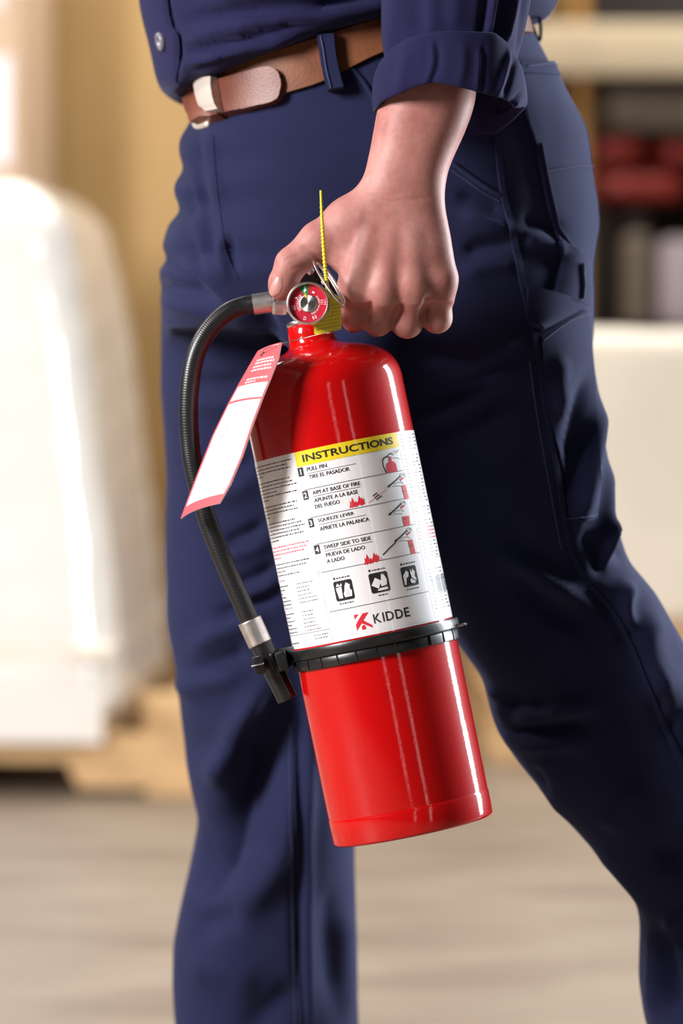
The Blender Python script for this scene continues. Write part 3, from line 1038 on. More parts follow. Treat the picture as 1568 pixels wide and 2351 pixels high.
# sleeve of the carrying arm and its rolled cuff
AY = 0.004
g = Grid((-0.02, -0.075, 0.92), (0.22, 0.12, 1.40), 0.003)
rows = [(-1020, 880, 1260, AY + 0.03, 0.055), (-700, 868, 1255, AY + 0.015, 0.055), (-300, 870, 1240, AY, 0.052), (0, 876, 1217, AY - 0.004, 0.049), (60, 876, 1204, AY - 0.003, 0.049), (120, 880, 1192, AY - 0.002, 0.049), (190, 900, 1165, AY, 0.045)]
g.F[:] = slices_sdf(g, rows, AY, 2.2, 0.008)
v, f = g.mesh()
v = smooth_mesh(v, f, 2)
n = vnormals(v, f)
v = v + n * (noise3(v * np.array([1.5, 1.5, 0.35]), 60, 31) * 0.002)[:, None]
folds_sl = [([(1140, -60), (1128, 30), (1118, 92)], 9, 4.5), ([(1124, -60), (1112, 30), (1104, 92)], 9, -4), ([(1192, -60), (1176, 30), (1156, 110)], 9, 4.5), ([(1168, -60), (1152, 30), (1138, 100)], 10, -5),
            ([(950, -60), (955, 20), (960, 90)], 22, -2.5), ([(985, -60), (990, 20), (992, 88)], 16, 2), ([(905, -40), (900, 40), (892, 110)], 18, 2.5), ([(1040, -60), (1045, 0), (1042, 84)], 20, 2), ([(1210, -40), (1200, 60), (1190, 130)], 9, -3)]
v = fold_displace(v, vnormals(v, f), folds_sl, AY - 0.04)
sleeve = pobj('sleeve', v, f.tolist(), M['shirt'], None)

NT = 150
CXp, CAp = 1032.0, 176.0
fx = [850, 858, 875, 900, 950, 985, 1040, 1095, 1150, 1190, 1215]
fb = [256, 252, 241, 231, 213, 204, 214, 227, 238, 256, 240]
fxT = [850, 876, 895, 930, 1000, 1080, 1130, 1165, 1190, 1215]
ft = [165, 138, 118, 101, 88, 87, 89, 110, 150, 195]
bx_ = [850, 860, 900, 960, 1080, 1145, 1185, 1215]
bb2 = [256, 258, 272, 290, 300, 300, 272, 240]
prof = [(0.90, 0.15), (0.945, 0.03), (0.975, 0.0), (0.995, 0.06), (1.005, 0.2), (1.012, 0.4), (1.015, 0.6), (1.012, 0.8), (1.005, 0.93), (0.99, 0.99), (0.965, 1.0), (0.94, 0.96), (0.92, 0.85), (0.905, 0.6), (0.895, 0.3)]
v, f = [], []
for i in range(NT):
    t = 2 * math.pi * i / NT
    c, s_ = math.cos(t), math.sin(t)
    px = CXp + CAp * c
    fr = 0.5 - 0.5 * max(-1, min(1, s_ * 2.5))      # 1 at the camera side
    bot = np.interp(px, fx, fb) * fr + np.interp(px, bx_, bb2) * (1 - fr)
    top = np.interp(px, fxT, ft) * fr + (np.interp(px, fxT, ft) + 30) * (1 - fr)
    for r, h_ in prof:
        wob = 1 + 0.006 * math.sin(5 * t + 1.0) * h_ + 0.004 * math.sin(11 * t)
        a = P(CXp + CAp * c * r * wob, top + (bot - top) * h_, AY)
        v.append((a.x, AY + 0.066 * s_ * r * wob * (abs(s_) ** -0.12 if abs(s_) > 0.02 else 1), a.z))
m_ = len(prof)
for i in range(NT):
    j = (i + 1) % NT
    for k in range(m_):
        l = (k + 1) % m_
        f.append((i * m_ + k, i * m_ + l, j * m_ + l, j * m_ + k))
v = np.array(v)
f = np.array(f)
# orientation outward
if vnormals(v, f)[6][0] < 0:
    f = f[:, ::-1]
o_ = obj('tmp', v, f.tolist(), M['shirt'])
md = o_.modifiers.new('s', 'SUBSURF')
md.levels = 2
dg = bpy.context.evaluated_depsgraph_get()
me = bpy.data.meshes.new_from_object(o_.evaluated_get(dg))
v = np.array([x.co for x in me.vertices])
f = np.array([tuple(p.vertices) for p in me.polygons])
bpy.data.objects.remove(o_)
folds_cuff = [([(1170, 110), (1160, 160), (1140, 225)], 6, 2.6), ([(1185, 130), (1172, 180), (1155, 228)], 6, -2.6), ([(1000, 90), (1005, 150), (985, 200)], 8, -1.2), ([(990, 95), (992, 150), (975, 205)], 9, 1.2),
              ([(1110, 110), (1108, 160), (1104, 225)], 7, -1.5), ([(1100, 110), (1098, 160), (1094, 222)], 8, 1.2), ([(1150, 235), (1175, 232), (1203, 205)], 5, -2.5), ([(1140, 245), (1170, 243), (1200, 226)], 5, 2.5),
              ([(930, 115), (925, 160), (915, 220)], 14, 1.5), ([(1060, 95), (1062, 150), (1050, 212)], 12, 1)]
v = fold_displace(v, vnormals(v, f), folds_cuff, AY - 0.05)
v = v + vnormals(v, f) * (noise3(v, 120, 41) * 0.0007)[:, None]
cuff = pobj('cuff', v, f.tolist(), M['shirt'], sleeve)
cuff['label'] = 'rolled-up cuff'

# ---- bare forearm and gripping hand: one continuous surface
S = 1 / 2930.0
g = Grid((-0.07, -0.056, 0.755), (0.125, 0.062, 1.0), 0.00125)
arm = [(40, 910, 1085, 0.004, 0.030), (150, 900, 1095, 0.003, 0.033), (210, 874, 1096, 0.002, 0.0355), (250, 866, 1088, 0.001, 0.035), (300, 858, 1070, 0.0, 0.033), (340, 850, 1050, -0.002, 0.030),
       (390, 839, 1030, -0.005, 0.0265), (420, 832, 1024, -0.007, 0.0245), (450, 822, 1020, -0.010, 0.0225), (480, 806, 1022, -0.012, 0.021), (520, 790, 1030, -0.015, 0.0195), (560, 786, 1037, -0.0175, 0.0195),
       (600, 788, 1040, -0.0185, 0.0198), (640, 792, 1041, -0.019, 0.0192), (668, 797, 1036, -0.020, 0.0165), (690, 806, 1024, -0.019, 0.013)]
g.F[:] = slices_sdf(g, arm, -0.01, 2.3, 0.006)


def W(px, py, Y):
    return tuple(P(px, py, Y))


def cone(a, b, k=0.008, field=None):
    cone_sdf(g, W(*a[:3]), W(*b[:3]), a[3] * S, b[3] * S, k, field)


# thumb: fleshy base, two phalanges, tip
cone((868, 470, -0.004, 46), (800, 505, -0.006, 48), 0.014)
cone((810, 515, -0.006, 50), (732, 553, -0.010, 43), 0.012)
cone((732, 553, -0.010, 42), (668, 606, -0.013, 35.5), 0.006)
cone((668, 606, -0.013, 35.5), (650, 650, -0.016, 33), 0.004)
cone((650, 650, -0.016, 32), (645, 664, -0.017, 27.5), 0.004)
cone((800, 520, -0.004, 40), (792, 590, -0.010, 30), 0.014)      # web of the thumb
cone((960, 470, 0.006, 40), (985, 600, 0.004, 34), 0.012)         # heel of the hand
# knuckle row and the tendons running to it
for (x, y, Y, r), wx in zip(((816, 655, -0.0245, 31), (881, 668, -0.029, 33), (950, 664, -0.0275, 32), (1008, 640, -0.019, 31)), (890, 915, 945, 970)):
    cone((x, y, Y, r), (x * 0.8 + wx * 0.2, y - 40, Y + 0.006, r - 9), 0.011)
for (x, y, Y), wx in zip(((822, 630, -0.0335), (882, 645, -0.0378), (948, 640, -0.0365)), (885, 912, 940)):
    cone((x, y, Y + 0.0022, 8), ((x + wx) / 2, 545, -0.030, 6), 0.012)
# fingers: kept apart from one another, then blended into the back of the hand
fing = np.full_like(g.F, 1.0)
FING = [((817, 660, -0.0245, 31), (816, 726, -0.010, 31), (812, 735, 0.014, 27), (812, 712, 0.031, 24)),
        ((880, 674, -0.0285, 33), (867, 735, -0.013, 34.5), (866, 742, 0.016, 29), (868, 715, 0.033, 26)),
        ((950, 668, -0.027, 33), (934, 740, -0.013, 35), (934, 744, 0.016, 29), (934, 716, 0.033, 26)),
        ((1009, 645, -0.019, 31.5), (1003, 731, -0.008, 33), (1000, 736, 0.016, 27), (1000, 712, 0.031, 24))]
for ch in FING:
    one = np.full_like(g.F, 1.0)
    for a, b in zip(ch, ch[1:]):
        cone(a, b, 0.004, one)
    fing = smin(fing, one, 0.0016)
g.F[:] = smin(g.F, fing, 0.008)
hv, hf = g.mesh()
hv = smooth_mesh(hv, hf, 3)
hn = vnormals(hv, hf)
hv = hv + hn * (noise3(hv, 130, 51) * 0.0004)[:, None]
hand_folds = [([(648, 600), (665, 590), (690, 585)], 3, -0.5), ([(660, 620), (690, 612), (705, 606)], 4, -0.4), ([(690, 560), (715, 575), (735, 600)], 6, -0.6),
              ([(849, 690), (849, 712), (842, 745)], 7, -2.2), ([(920, 695), (917, 716), (902, 752)], 7, -2.2), ([(985, 680), (976, 702), (968, 745)], 7, -2.2),
              ([(836, 452), (880, 462), (940, 458), (1000, 452)], 5, -0.4), ([(838, 440), (890, 446), (950, 440)], 4, -0.3)]
hv = fold_displace(hv, vnormals(hv, hf), hand_folds, -0.035)
body = pobj('body', hv, hf.tolist(), M['skin'])
body['label'] = 'bare forearm and hand gripping the handle'
hb_ = bvh_of(hv, hf)
cloth_patch('thumbnail', [(634, 636), (625, 650), (619, 668), (621, 676)], [(647, 638), (648, 652), (642, 672), (632, 680)], hb_, 0.0002, 0.0008, M['nail'], body, nu=8, nv=14, crown=0.0006)

# boots (below the frame)
for bx0, by0, tilt in ((P(610, 0, FY).x, FY, 0.0), (P(1880, 0, NY).x, NY, 0.55)):
    g = Grid((-0.24, -0.07, -0.01), (0.12, 0.07, 0.20), 0.006)
    X, Y_, Z = g.x[:, None, None], g.y[None, :, None], g.z[None, None, :]
    foot = ((np.abs((X + 0.06) / 0.15) ** 2.6 + np.abs(Y_ / 0.048) ** 2.6 + np.abs((Z - 0.03) / (0.052 - 0.10 * np.minimum(X + 0.06, 0) * 0)) ** 2.6) ** (1 / 2.6) - 1) * 0.045
    shaft = (np.sqrt((X - 0.03) ** 2 + Y_ ** 2) - 0.05) + 0 * Z
    shaft = np.maximum(shaft, Z - 0.19)
    shaft = np.maximum(shaft, -Z + 0.02)
    fld = np.maximum(smin(foot + 0 * Z, shaft, 0.03), -Z)
    g.F[:] = fld
    v, f = g.mesh()
    R_ = Matrix.Translation((bx0, by0, 0.004)) @ Matrix.Translation((-0.14, 0, 0)) @ Matrix.Rotation(-tilt * 0 + tilt, 4, 'Y').inverted() @ Matrix.Translation((0.14, 0, 0))
    v = [R_ @ Vector(p) for p in v]
    pobj('boot', v, f.tolist(), M['boot'])
# ------------------------------------------------------------------ the fire extinguisher
U = (D + 0.003) / F                      # metres per photograph pixel at its depth
TILT = math.atan(0.2076)
LEAN = math.radians(-3.7)
X0 = Vector((math.cos(TILT), 0, math.sin(TILT)))
Z0 = Vector((-math.sin(TILT), 0, math.cos(TILT)))
Y0 = Vector((0, 1, 0))
Zx = Z0 * math.cos(LEAN) - Y0 * math.sin(LEAN)
Yx = Zx.cross(X0)
EM = Matrix((X0, Yx, Zx)).transposed().to_4x4()
EM.translation = P(949.5, 1906, -0.012)
ext = tag(empty('fire_extinguisher', matrix=EM), 'red dry chemical fire extinguisher with black hose carried in the hand', 'fire extinguisher')
EMI = EM.inverted()
R = 187.0 * U


def L(px, py, Y):
    """photograph pixel at world depth Y, in the extinguisher's own frame"""
    return EMI @ P(px, py, Y)


def eobj(name, v, f, m, parent=None, smooth=True):
    return obj(name, v, f, m, parent or ext, smooth)


# steel shell turned in one profile (pixels of radius and height)
prof = [(150, 8), (172, 3), (181, 0), (185.5, 2), (187.6, 7), (187.6, 56), (187.2, 60), (186.2, 62.5), (186.4, 65), (187, 69), (187, 300), (187, 600), (187, 1000), (187, 1030), (186, 1044), (183, 1058),
        (177.5, 1071), (169.5, 1084), (158, 1096), (143, 1106.5), (125, 1115), (105, 1122), (86, 1127), (70, 1131), (61, 1136), (56, 1142), (53.5, 1150), (52, 1165), (50.5, 1186), (47, 1189), (30, 1190)]
v, f = lathe([(r * U, z * U) for r, z in prof], 128)
cyl = flat(eobj('cylinder', v, f, M['red']), 50)
cyl['label'] = 'glossy red steel cylinder'


# ---- label: everything printed is laid on the curved shell
def cylpt(u, vv, lift):
    t = u / 187.0
    r = R + lift
    return Vector((r * math.sin(t), -r * math.cos(t), vv * U))


def UV(x, y):
    """photograph pixel -> arc length across the shell and height on it (pixels)"""
    dx, dy = x - 948.6, y - 1900.0
    c, s = math.cos(TILT), math.sin(TILT)
    lx, lz = dx * c - dy * s, -dx * s - dy * c
    return 187.0 * math.asin(max(-0.999, min(0.999, lx / 187.0))), lz


class Print:
    def __init__(self):
        self.v, self.f = [], []

    def add(self, pts, faces):
        n = len(self.v)
        self.v += pts
        self.f += [tuple(i + n for i in q) for q in faces]

    def quad(self, a, b, c, d, lift, step=7.0):
        """a b c d are (u, v) corners in order: bottom-left, bottom-right, top-right, top-left"""
        n = max(1, int(max(abs(b[0] - a[0]), abs(c[0] - d[0])) / step))
        pts = []
        for i in range(n + 1):
            t = i / n
            pts.append(cylpt(a[0] + (b[0] - a[0]) * t, a[1] + (b[1] - a[1]) * t, lift))
            pts.append(cylpt(d[0] + (c[0] - d[0]) * t, d[1] + (c[1] - d[1]) * t, lift))
        self.add(pts, [(2 * i, 2 * i + 2, 2 * i + 3, 2 * i + 1) for i in range(n)])

    def rect(self, u0, u1, v0, v1, lift):
        self.quad((u0, v0), (u1, v0), (u1, v1), (u0, v1), lift)

    def line(self, p, q, w, lift):
        d = Vector((q[0] - p[0], q[1] - p[1]))
        if d.length < 1e-6:
            return
        n = Vector((-d.y, d.x)).normalized() * w / 2
        k = max(1, int(d.length / 7))
        pts = []
        for i in range(k + 1):
            t = i / k
            c = Vector(p) + d * t
            pts.append(cylpt(c.x - n.x, c.y - n.y, lift))
            pts.append(cylpt(c.x + n.x, c.y + n.y, lift))
        self.add(pts, [(2 * i, 2 * i + 2, 2 * i + 3, 2 * i + 1) for i in range(k)])

    def poly(self, pts, lift):
        bm = bmesh.new()
        vs = [bm.verts.new((p[0], p[1], 0)) for p in pts]
        try:
            bm.faces.new(vs)
        except ValueError:
            bm.free()
            return
        bmesh.ops.triangulate(bm, faces=bm.faces[:])
        bmesh.ops.subdivide_edges(bm, edges=[e for e in bm.edges if e.calc_length() > 8], cuts=2, use_grid_fill=True)
        bmesh.ops.triangulate(bm, faces=bm.faces[:])
        bm.verts.index_update()
        self.add([cylpt(q.co.x, q.co.y, lift) for q in bm.verts], [tuple(w.index for w in fc.verts) for fc in bm.faces])
        bm.free()

    def build(self, name, m, parent):
        o = obj(name, self.v, self.f, m, parent, smooth=True)
        return o


TEXT_CACHE = {}


def text_mesh(s, weight=0.0):
    """flat outline of a string: verts (x, y) scaled so that the box is 0..1 wide and 0..1 high"""
    key = (s, weight)
    if key in TEXT_CACHE:
        return TEXT_CACHE[key]
    cu = bpy.data.curves.new('t', 'FONT')
    cu.body = s
    cu.resolution_u = 3
    cu.offset = weight
    o = bpy.data.objects.new('t', cu)
    COL.objects.link(o)
    bpy.context.view_layer.update()
    me = bpy.data.meshes.new_from_object(o.evaluated_get(bpy.context.evaluated_depsgraph_get()))
    vs = np.array([q.co for q in me.vertices])[:, :2]
    fs = [tuple(p.vertices) for p in me.polygons]
    bpy.data.objects.remove(o)
    bpy.data.curves.remove(cu)
    bpy.data.meshes.remove(me)
    lo, hi = vs.min(0), vs.max(0)
    asp = (hi[0] - lo[0]) / (hi[1] - lo[1])
    vs = (vs - lo) / (hi - lo)
    TEXT_CACHE[key] = (vs, fs, asp)
    return TEXT_CACHE[key]


def text_on(pr, s, p, q, h, lift, weight=0.0):
    """string from p to q (u, v of the baseline), capitals h high"""
    vs, fs, asp = text_mesh(s, weight)
    p, q = Vector(p), Vector(q)
    d = q - p
    n = Vector((-d.y, d.x)).normalized() * h
    pr.add([cylpt(*(p + d * float(a) + n * float(b)), lift) for a, b in vs], fs)


def Z4(x, y):
    return UV(560 + x / 3.0154, 960 + y / 3.0154)


def Z5(x, y):
    return UV(560 + x / 2.9037, 1240 + y / 2.9037)


VB, VT = 462.5, 899.0
lab = Print()
lab.rect(-187 * 2.75, 187 * 2.75, VB, VT, 0.00015)
label = lab.build('label', M['label'], ext)
label['label'] = 'white instruction label'
inkg, inkp = Print(), Print()


def part(pr, name, m, stuff=False):
    o = pr.build(name, M[m], label)
    if stuff:
        o['kind'] = 'stuff'
    return o

l1, l2, l3 = 0.0003, 0.00042, 0.00054
# straight coordinates on the label: level lines at constant v
uL = (UV(677, 1038)[0] + UV(760, 1470)[0]) / 2 + 5          # left edge of the middle panel
uR = UV(908, 994)[0]
uN = uL + 8
inky = Print()
inky.rect(uL, uR, VT - 34, VT, l1)
part(inky, 'yellow_banner', 'ink_yellow')
ink = Print()
text_on(ink, 'INSTRUCTIONS', (uL + 18, VT - 25.5), (uR - 17, VT - 25.5), 16.5, l2, 0.022)
part(ink, 'banner_lettering', 'ink', True)


def level(z, fn=Z4):
    return fn(*z)[1]


ROWS = [  # text, first point, last point of the baseline in the enlarged view, view
    ('PULL PIN', (447, 362), (580, 337)), ('TIRE EL PASADOR', (460, 414), (733, 360)),
    ('AIM AT BASE OF FIRE', (485, 521), (805, 457)), ('APUNTE A LA BASE', (497, 573), (790, 514)), ('DEL FUEGO', (502, 614), (668, 583)),
    ('SQUEEZE LEVER', (522, 711), (765, 662)), ('APRIETE LA PALANCA', (535, 766), (865, 699)),
    ('SWEEP SIDE TO SIDE', (562, 891), (877, 827)), ('MUEVA DE LADO', (577, 943), (838, 890)), ('A LADO', (583, 986), (700, 962))]
for s, a, b in ROWS:
    ink = Print()
    p, q = Z4(*a), Z4(*b)
    vv = (p[1] + q[1]) / 2
    text_on(ink, s, (p[0], vv), (q[0], vv), 8.6, l1, 0.0)
    text_on(ink, s, (p[0] + 0.55, vv), (q[0] + 0.55, vv), 8.6, l1 + 0.00002, 0.0)
    part(ink, 'step_lettering', 'ink', True)
ink = Print()
for a, b, w in (((450, 378), (775, 312), 0.9), ((488, 534), (805, 468), 0.9), ((525, 723), (845, 660), 0.9), ((566, 904), (890, 838), 0.9)):
    p, q = Z4(*a), Z4(*b)
    vv = (p[1] + q[1]) / 2
    ink.line((p[0], vv), (q[0], vv), w, l1)
DIV = []
for a, b in (((405, 490), (1095, 357)), ((440, 680), (1130, 545)), ((480, 858), (1175, 725)), ((515, 1045), (1215, 920))):
    p, q = Z4(*a), Z4(*b)
    vv = (p[1] + q[1]) / 2
    DIV.append(vv)
    ink.line((uL + 6, vv), (uR - 2, vv), 1.1, l1)
p, q = Z5(565, 458), Z5(1225, 320)
vv = (p[1] + q[1]) / 2
DIV.append(vv)
ink.line((uL + 6, vv), (uR - 2, vv), 1.1, l1)
part(ink, 'rule_lines', 'ink', True)
inkp.line((uL, VB + 2), (uL, VT - 34), 1.0, l1)
inkp.line((uR + 2, VB + 2), (uR + 2, VT), 1.0, l1)
for s, c in (('1', (403, 367)), ('2', (435, 525)), ('3', (472, 713)), ('4', (515, 893))):
    u, vv = Z4(*c)
    ink, inkw = Print(), Print()
    ink.rect(u - 6.8, u + 6.8, vv - 10, vv + 10, l1)
    part(ink, 'step_number_box', 'ink')
    vs, fs, asp = text_mesh(s, 0.02)
    w = min(8.5, 13 * asp)
    text_on(inkw, s, (u - w / 2, vv - 6.5), (u + w / 2, vv - 6.5), 13, l2, 0.02)
    part(inkw, 'step_number', 'ink_white')


def zp(pr, pts, lift, fn=Z4):
    pr.poly([fn(*p) for p in pts], lift)


def zl(pr, pts, w, lift, fn=Z4):
    q = [fn(*p) for p in pts]
    for a, b in zip(q, q[1:]):
        pr.line(a, b, w, lift)


# small drawings beside the steps
ink, inkr = Print(), Print()
zp(inkr, [(988, 372), (982, 320), (992, 303), (1000, 296), (998, 262), (1012, 258), (1018, 290), (1034, 296), (1046, 310), (1058, 358)], l1)
zl(ink, [(980, 372), (960, 330), (955, 290), (966, 270), (995, 258)], 3.2, l2)
zl(ink, [(990, 252), (1015, 236), (1030, 250)], 2.0, l2)
for d in (0, 12):
    zl(ink, [(1030, 218 + d), (1052, 222 + d), (1066, 205 + d)], 0.8, l2)
zl(ink, [(1020, 268), (1060, 268), (1078, 276)], 0.8, l2)
part(inkr, 'step_drawing_red', 'ink_red')
part(ink, 'step_drawing', 'ink', True)
for dx, dy, hz in ((0, 0, 0), (5, 190, 60), (45, 372, 55)):
    ink, inkr = Print(), Print()
    zp(inkr, [(1084 + dx, 458 + dy), (1112 + dx, 450 + dy), (1136 + dx, 545 + dy - (0 if dy != 190 else 4)), (1108 + dx, 551 + dy)] if dy != 190 else [(1090, 668), (1136, 662), (1142, 729), (1104, 734)], l1)
    zp(inkr, [(1070 + dx, 412 + dy), (1096 + dx, 402 + dy), (1100 + dx, 410 + dy), (1086 + dx, 418 + dy), (1082 + dx, 428 + dy)], l1)
    ux, uy = 1090 + dx, 388 + dy
    zl(ink, [(ux + 18 * math.cos(a / 10 * 6.283), uy + 15 * math.sin(a / 10 * 6.283)) for a in range(11)], 1.0, l1)
    zl(ink, [(ux - 12, uy + 4), (ux + 14, uy - 8)], 1.4, l1)
    zl(ink, [(ux - 90, uy + 75), (ux - 50, uy + 40), (ux - 12, uy + 2)], 3.0, l1)
    zl(ink, [(ux - 96, uy + 82), (ux - 82, uy + 66)], 4.5, l1)
    zl(ink, [(ux - 60, uy + 62), (ux - 30, uy + 48), (ux - 6, uy + 46), (ux + 8, uy + 56)], 0.9, l1)
    zl(ink, [(ux - 66, uy + 76), (ux - 30, uy + 72), (ux - 4, uy + 72)], 0.9, l1)
    zl(ink, [(ux + 2, uy + 108), (ux + 26, uy + 102)], 1.4, l2)
    part(inkr, 'step_drawing_red', 'ink_red', True)
    part(ink, 'step_drawing', 'ink', True)
ink, inkr = Print(), Print()
zl(inkr, [(862, 576), (985, 482)], 0.9, l1)
for a, b, c, d in ((888, 532, 918, 508), (900, 545, 930, 520), (912, 556, 950, 528)):
    zl(ink, [(a, b), (c, d)], 2.2, l1)
part(inkr, 'spray_line', 'ink_red')
part(ink, 'distance_text', 'ink', True)
FL = [(0, 80), (4, 52), (0, 30), (12, 42), (14, 8), (26, 28), (34, 48), (42, 36), (50, 52), (56, 40), (62, 2), (74, 26), (84, 14), (82, 36), (96, 24), (100, 52), (106, 60), (84, 72), (60, 64), (58, 78), (48, 68), (44, 80), (30, 72), (20, 82), (14, 74)]
for ox, oy in ((733, 534), (833, 918)):
    inkr = Print()
    zp(inkr, [(ox + x, oy + y - x * 0.14) for x, y in FL], l1)
    part(inkr, 'flame_drawing', 'ink_red')
ink, inkr = Print(), Print()
zp(inkr, [(938, 940), (958, 962), (944, 954)], l1)
zl(ink, [(958, 930), (1000, 885), (1045, 845)], 2.4, l1)
part(inkr, 'spark_drawing', 'ink_red')
part(ink, 'hose_drawing', 'ink')
# three class pictograms
for k, (cx, cy) in enumerate(((670, 312), (900, 260), (1099, 220))):
    u, vv = Z5(cx, cy)
    w, h = 21.5, 22.5
    ink, inkw = Print(), Print()
    ink.poly([(u - w, vv - h + 4), (u - w + 1.2, vv - h + 1.2), (u - w + 4, vv - h), (u + w - 4, vv - h), (u + w - 1.2, vv - h + 1.2), (u + w, vv - h + 4), (u + w, vv + h - 4), (u + w - 1.2, vv + h - 1.2), (u + w - 4, vv + h), (u - w + 4, vv + h), (u - w + 1.2, vv + h - 1.2), (u - w, vv + h - 4)], l1)
    part(ink, 'class_pictogram', 'ink')
    ink = Print()

    def wp(pts):
        inkw.poly([(u + x, vv + y) for x, y in pts], l2)

    if k == 0:
        wp([(-18, 7), (-4, 10), (-5, -17), (-14, -17)])
        wp([(-17, 10), (-12, 18), (-8, 12), (-3, 17), (-2, 11)])
        wp([(0, -16), (16, -16), (18, -4), (14, 2), (16, 12), (10, 4), (8, 18), (3, 8), (1, -2), (-2, -8)])
        inkp.poly([(u + 4, vv - 12), (u + 12, vv - 12), (u + 10, vv - 2), (u + 7, vv + 4)], l3)
    elif k == 1:
        wp([(-19, -4), (-8, 12), (5, 3), (-4, -14)])
        wp([(3, -10), (16, -8), (18, 4), (13, 16), (11, 6), (7, 18), (5, 6), (2, -2)])
        wp([(-8, -17), (0, -13), (16, -13), (18, -18), (-4, -19)])
    else:
        wp([(-18, 4), (-8, 14), (-2, 9), (-4, 0), (-10, -3), (-14, -18), (-18, -18)])
        wp([(0, -16), (10, -18), (17, -8), (13, -2), (16, 8), (10, 16), (8, 8), (4, 16), (2, 6), (4, -4), (-2, -9)])
        ink.line((u + 3, vv - 4), (u + 13, vv - 12), 1.6, l3)
    part(inkw, 'pictogram_drawing', 'ink_white', True)
    ink.rect(u - 19, u - 15, vv + 27, vv + 32, l1)
    x = u - 12
    while x < u + 19:
        w_ = random.uniform(3, 8)
        ink.rect(x, x + w_, vv + 28, vv + 30.4, l1)
        x += w_ + 1.8
    x = u - 16 + (8 if k == 1 else 0)
    while x < u + (18 if k != 1 else 9):
        w_ = random.uniform(3, 7)
        ink.rect(x, x + w_, vv - 30, vv - 27.8, l1)
        x += w_ + 1.8
    part(ink, 'class_caption', 'ink', True)
# maker's mark and name
p, q = Z5(868, 527), Z5(1108, 482)
vk = (p[1] + q[1]) / 2
xk = p[0]
ink, inkr = Print(), Print()
for i, (s, w) in enumerate((('K', 17), ('I', 3.2), ('D', 18), ('D', 18), ('E', 13))):
    text_on(ink, s, (xk, vk), (xk + w, vk), 21, l1, 0.012)
    xk += w + 4.2
text_on(inkg, 'TM', (xk - 2, vk + 20), (xk + 2, vk + 20), 1.8, l1)
u0, v0 = Z5(750, 560)[0] + 1, vk - 8
k_ = 36 / 36.0
for pts in ([(0, 36), (0, 26), (5, 31), (10, 36)], [(0, 20), (18, 36), (31, 36), (19, 24), (35, 4), (23, 4), (16, 14), (7, 5), (0, 5), (9, 15), (4, 19)][0:0] or [(2, 17), (20, 36), (33, 36), (20, 22), (0, 0), (0, 6), (9, 16)],
            [(0, 14), (14, 24), (36, 6), (36, 0), (24, 8), (12, 15), (0, 2)], [(12, 0), (21, 0), (21, 7), (16.5, 11), (12, 7)]):
    inkr.poly([(u0 + x, v0 + y) for x, y in pts], l1)
part(ink, 'brand_lettering', 'ink', True)
part(inkr, 'brand_mark', 'ink_red', True)
ink, inkr = Print(), Print()


def fine(pr, u_0, u_1, v_, h=2.6, end=1.0, big=False):
    """a row of print too small to read: word-sized dashes"""
    x = u_0
    e = u_0 + (u_1 - u_0) * end
    while x < e:
        w_ = random.uniform(2, 8)
        pr.rect(x, min(x + w_, e), v_, v_ + h * random.uniform(0.75, 1.1), l1)
        x += w_ + random.uniform(1.6, 2.6)


# left column of small print
ul0 = -187 * 1.42
vv = VT - 14
rowsL = [3, 0.9, 0.95, 0.3, -1, 0.9, 0.95, 1, 0.6, 1, 0.35, -1, 0.95, 0.9, 0.95, 0.25, -1, 0.85, 0.95, 1, 0.9, 0.95, 0.4, -1]
for e in rowsL:
    if e < 0:
        vv -= 7
        continue
    fine(ink, ul0, uL - 10, vv, 2.5, min(e, 1.0))
    vv -= 8.0
for e in (1, 0.95, 0.9, 0.35):
    fine(inkr, ul0, uL - 10, vv, 2.3, e)
    vv -= 8.2
vv -= 6
for e in (0.95, 0.9, 0.4, 0.75):
    fine(ink, ul0, uL - 10, vv, 2.2, e)
    vv -= 8.5
vv -= 4
inkp.rect(ul0 - 30, uL - 1, vv - 3, vv + 7, l1)
fine(ink, ul0, ul0 + 50, vv, 2.6)
vv -= 13
for blk in range(2):
    for e in range(6):
        fine(ink, ul0 - 4, ul0 + 70, vv, 2.4, random.choice((0.3, 0.9, 0.6)))
        fine(inkg, uL - 75, uL - 14, vv, 1.9, random.uniform(0.6, 1))
        vv -= 8.6
    if blk == 0:
        inkp.rect(ul0 - 30, uL - 1, vv - 4, vv + 6, l1)
        fine(ink, ul0, ul0 + 60, vv, 2.6)
        vv -= 13
inkg.line((ul0 - 30, VB + 32), (uL - 2, VB + 32), 1.0, l1)
fine(inkg, uL - 48, uL - 8, VB + 22, 2.2)
fine(inkg, uL - 48, uL - 12, VB + 15, 2.2)
fine(ink, ul0 - 2, ul0 + 60, VB + 12, 2.6)
# right column
ur0, ur1 = uR + 12, 187 * 1.5
vv = VT - 10
i = 0
while vv > VB + 25:
    if i in (5, 19, 22):
        vv -= 6
    if 24 <= i <= 27:
        fine(inkr, ur0 - 4, ur1, vv, 3.0, random.uniform(0.8, 1))
    elif i == 33:
        ink.line((ur0 - 10, vv + 4), (ur1, vv + 4), 1.0, l1)
        vv -= 14
    elif i in (38, 39):
        vv -= 4
    else:
        x = ur0
        while x < ur1 - 20:
            fine(ink if x > ur0 + 40 else inkg, x, x + random.uniform(10, 22), vv, 2.6)
            x += random.uniform(26, 36)
    vv -= 8.2
    i += 1
for x in np.arange(ur0 + 6, ur0 + 52, 2.6):
    inkg.rect(x, x + 1.2, VB + 62, VB + 100, l1)
    ink.rect(x + 52, x + 53.4, VB + 62, VB + 100, l1)
part(ink, 'small_print', 'ink', True)
part(inkr, 'small_red_print', 'ink_red', True)
part(inkg, 'small_grey_print', 'ink_grey', True)
part(inkp, 'tinted_bars', 'ink_pale', True)

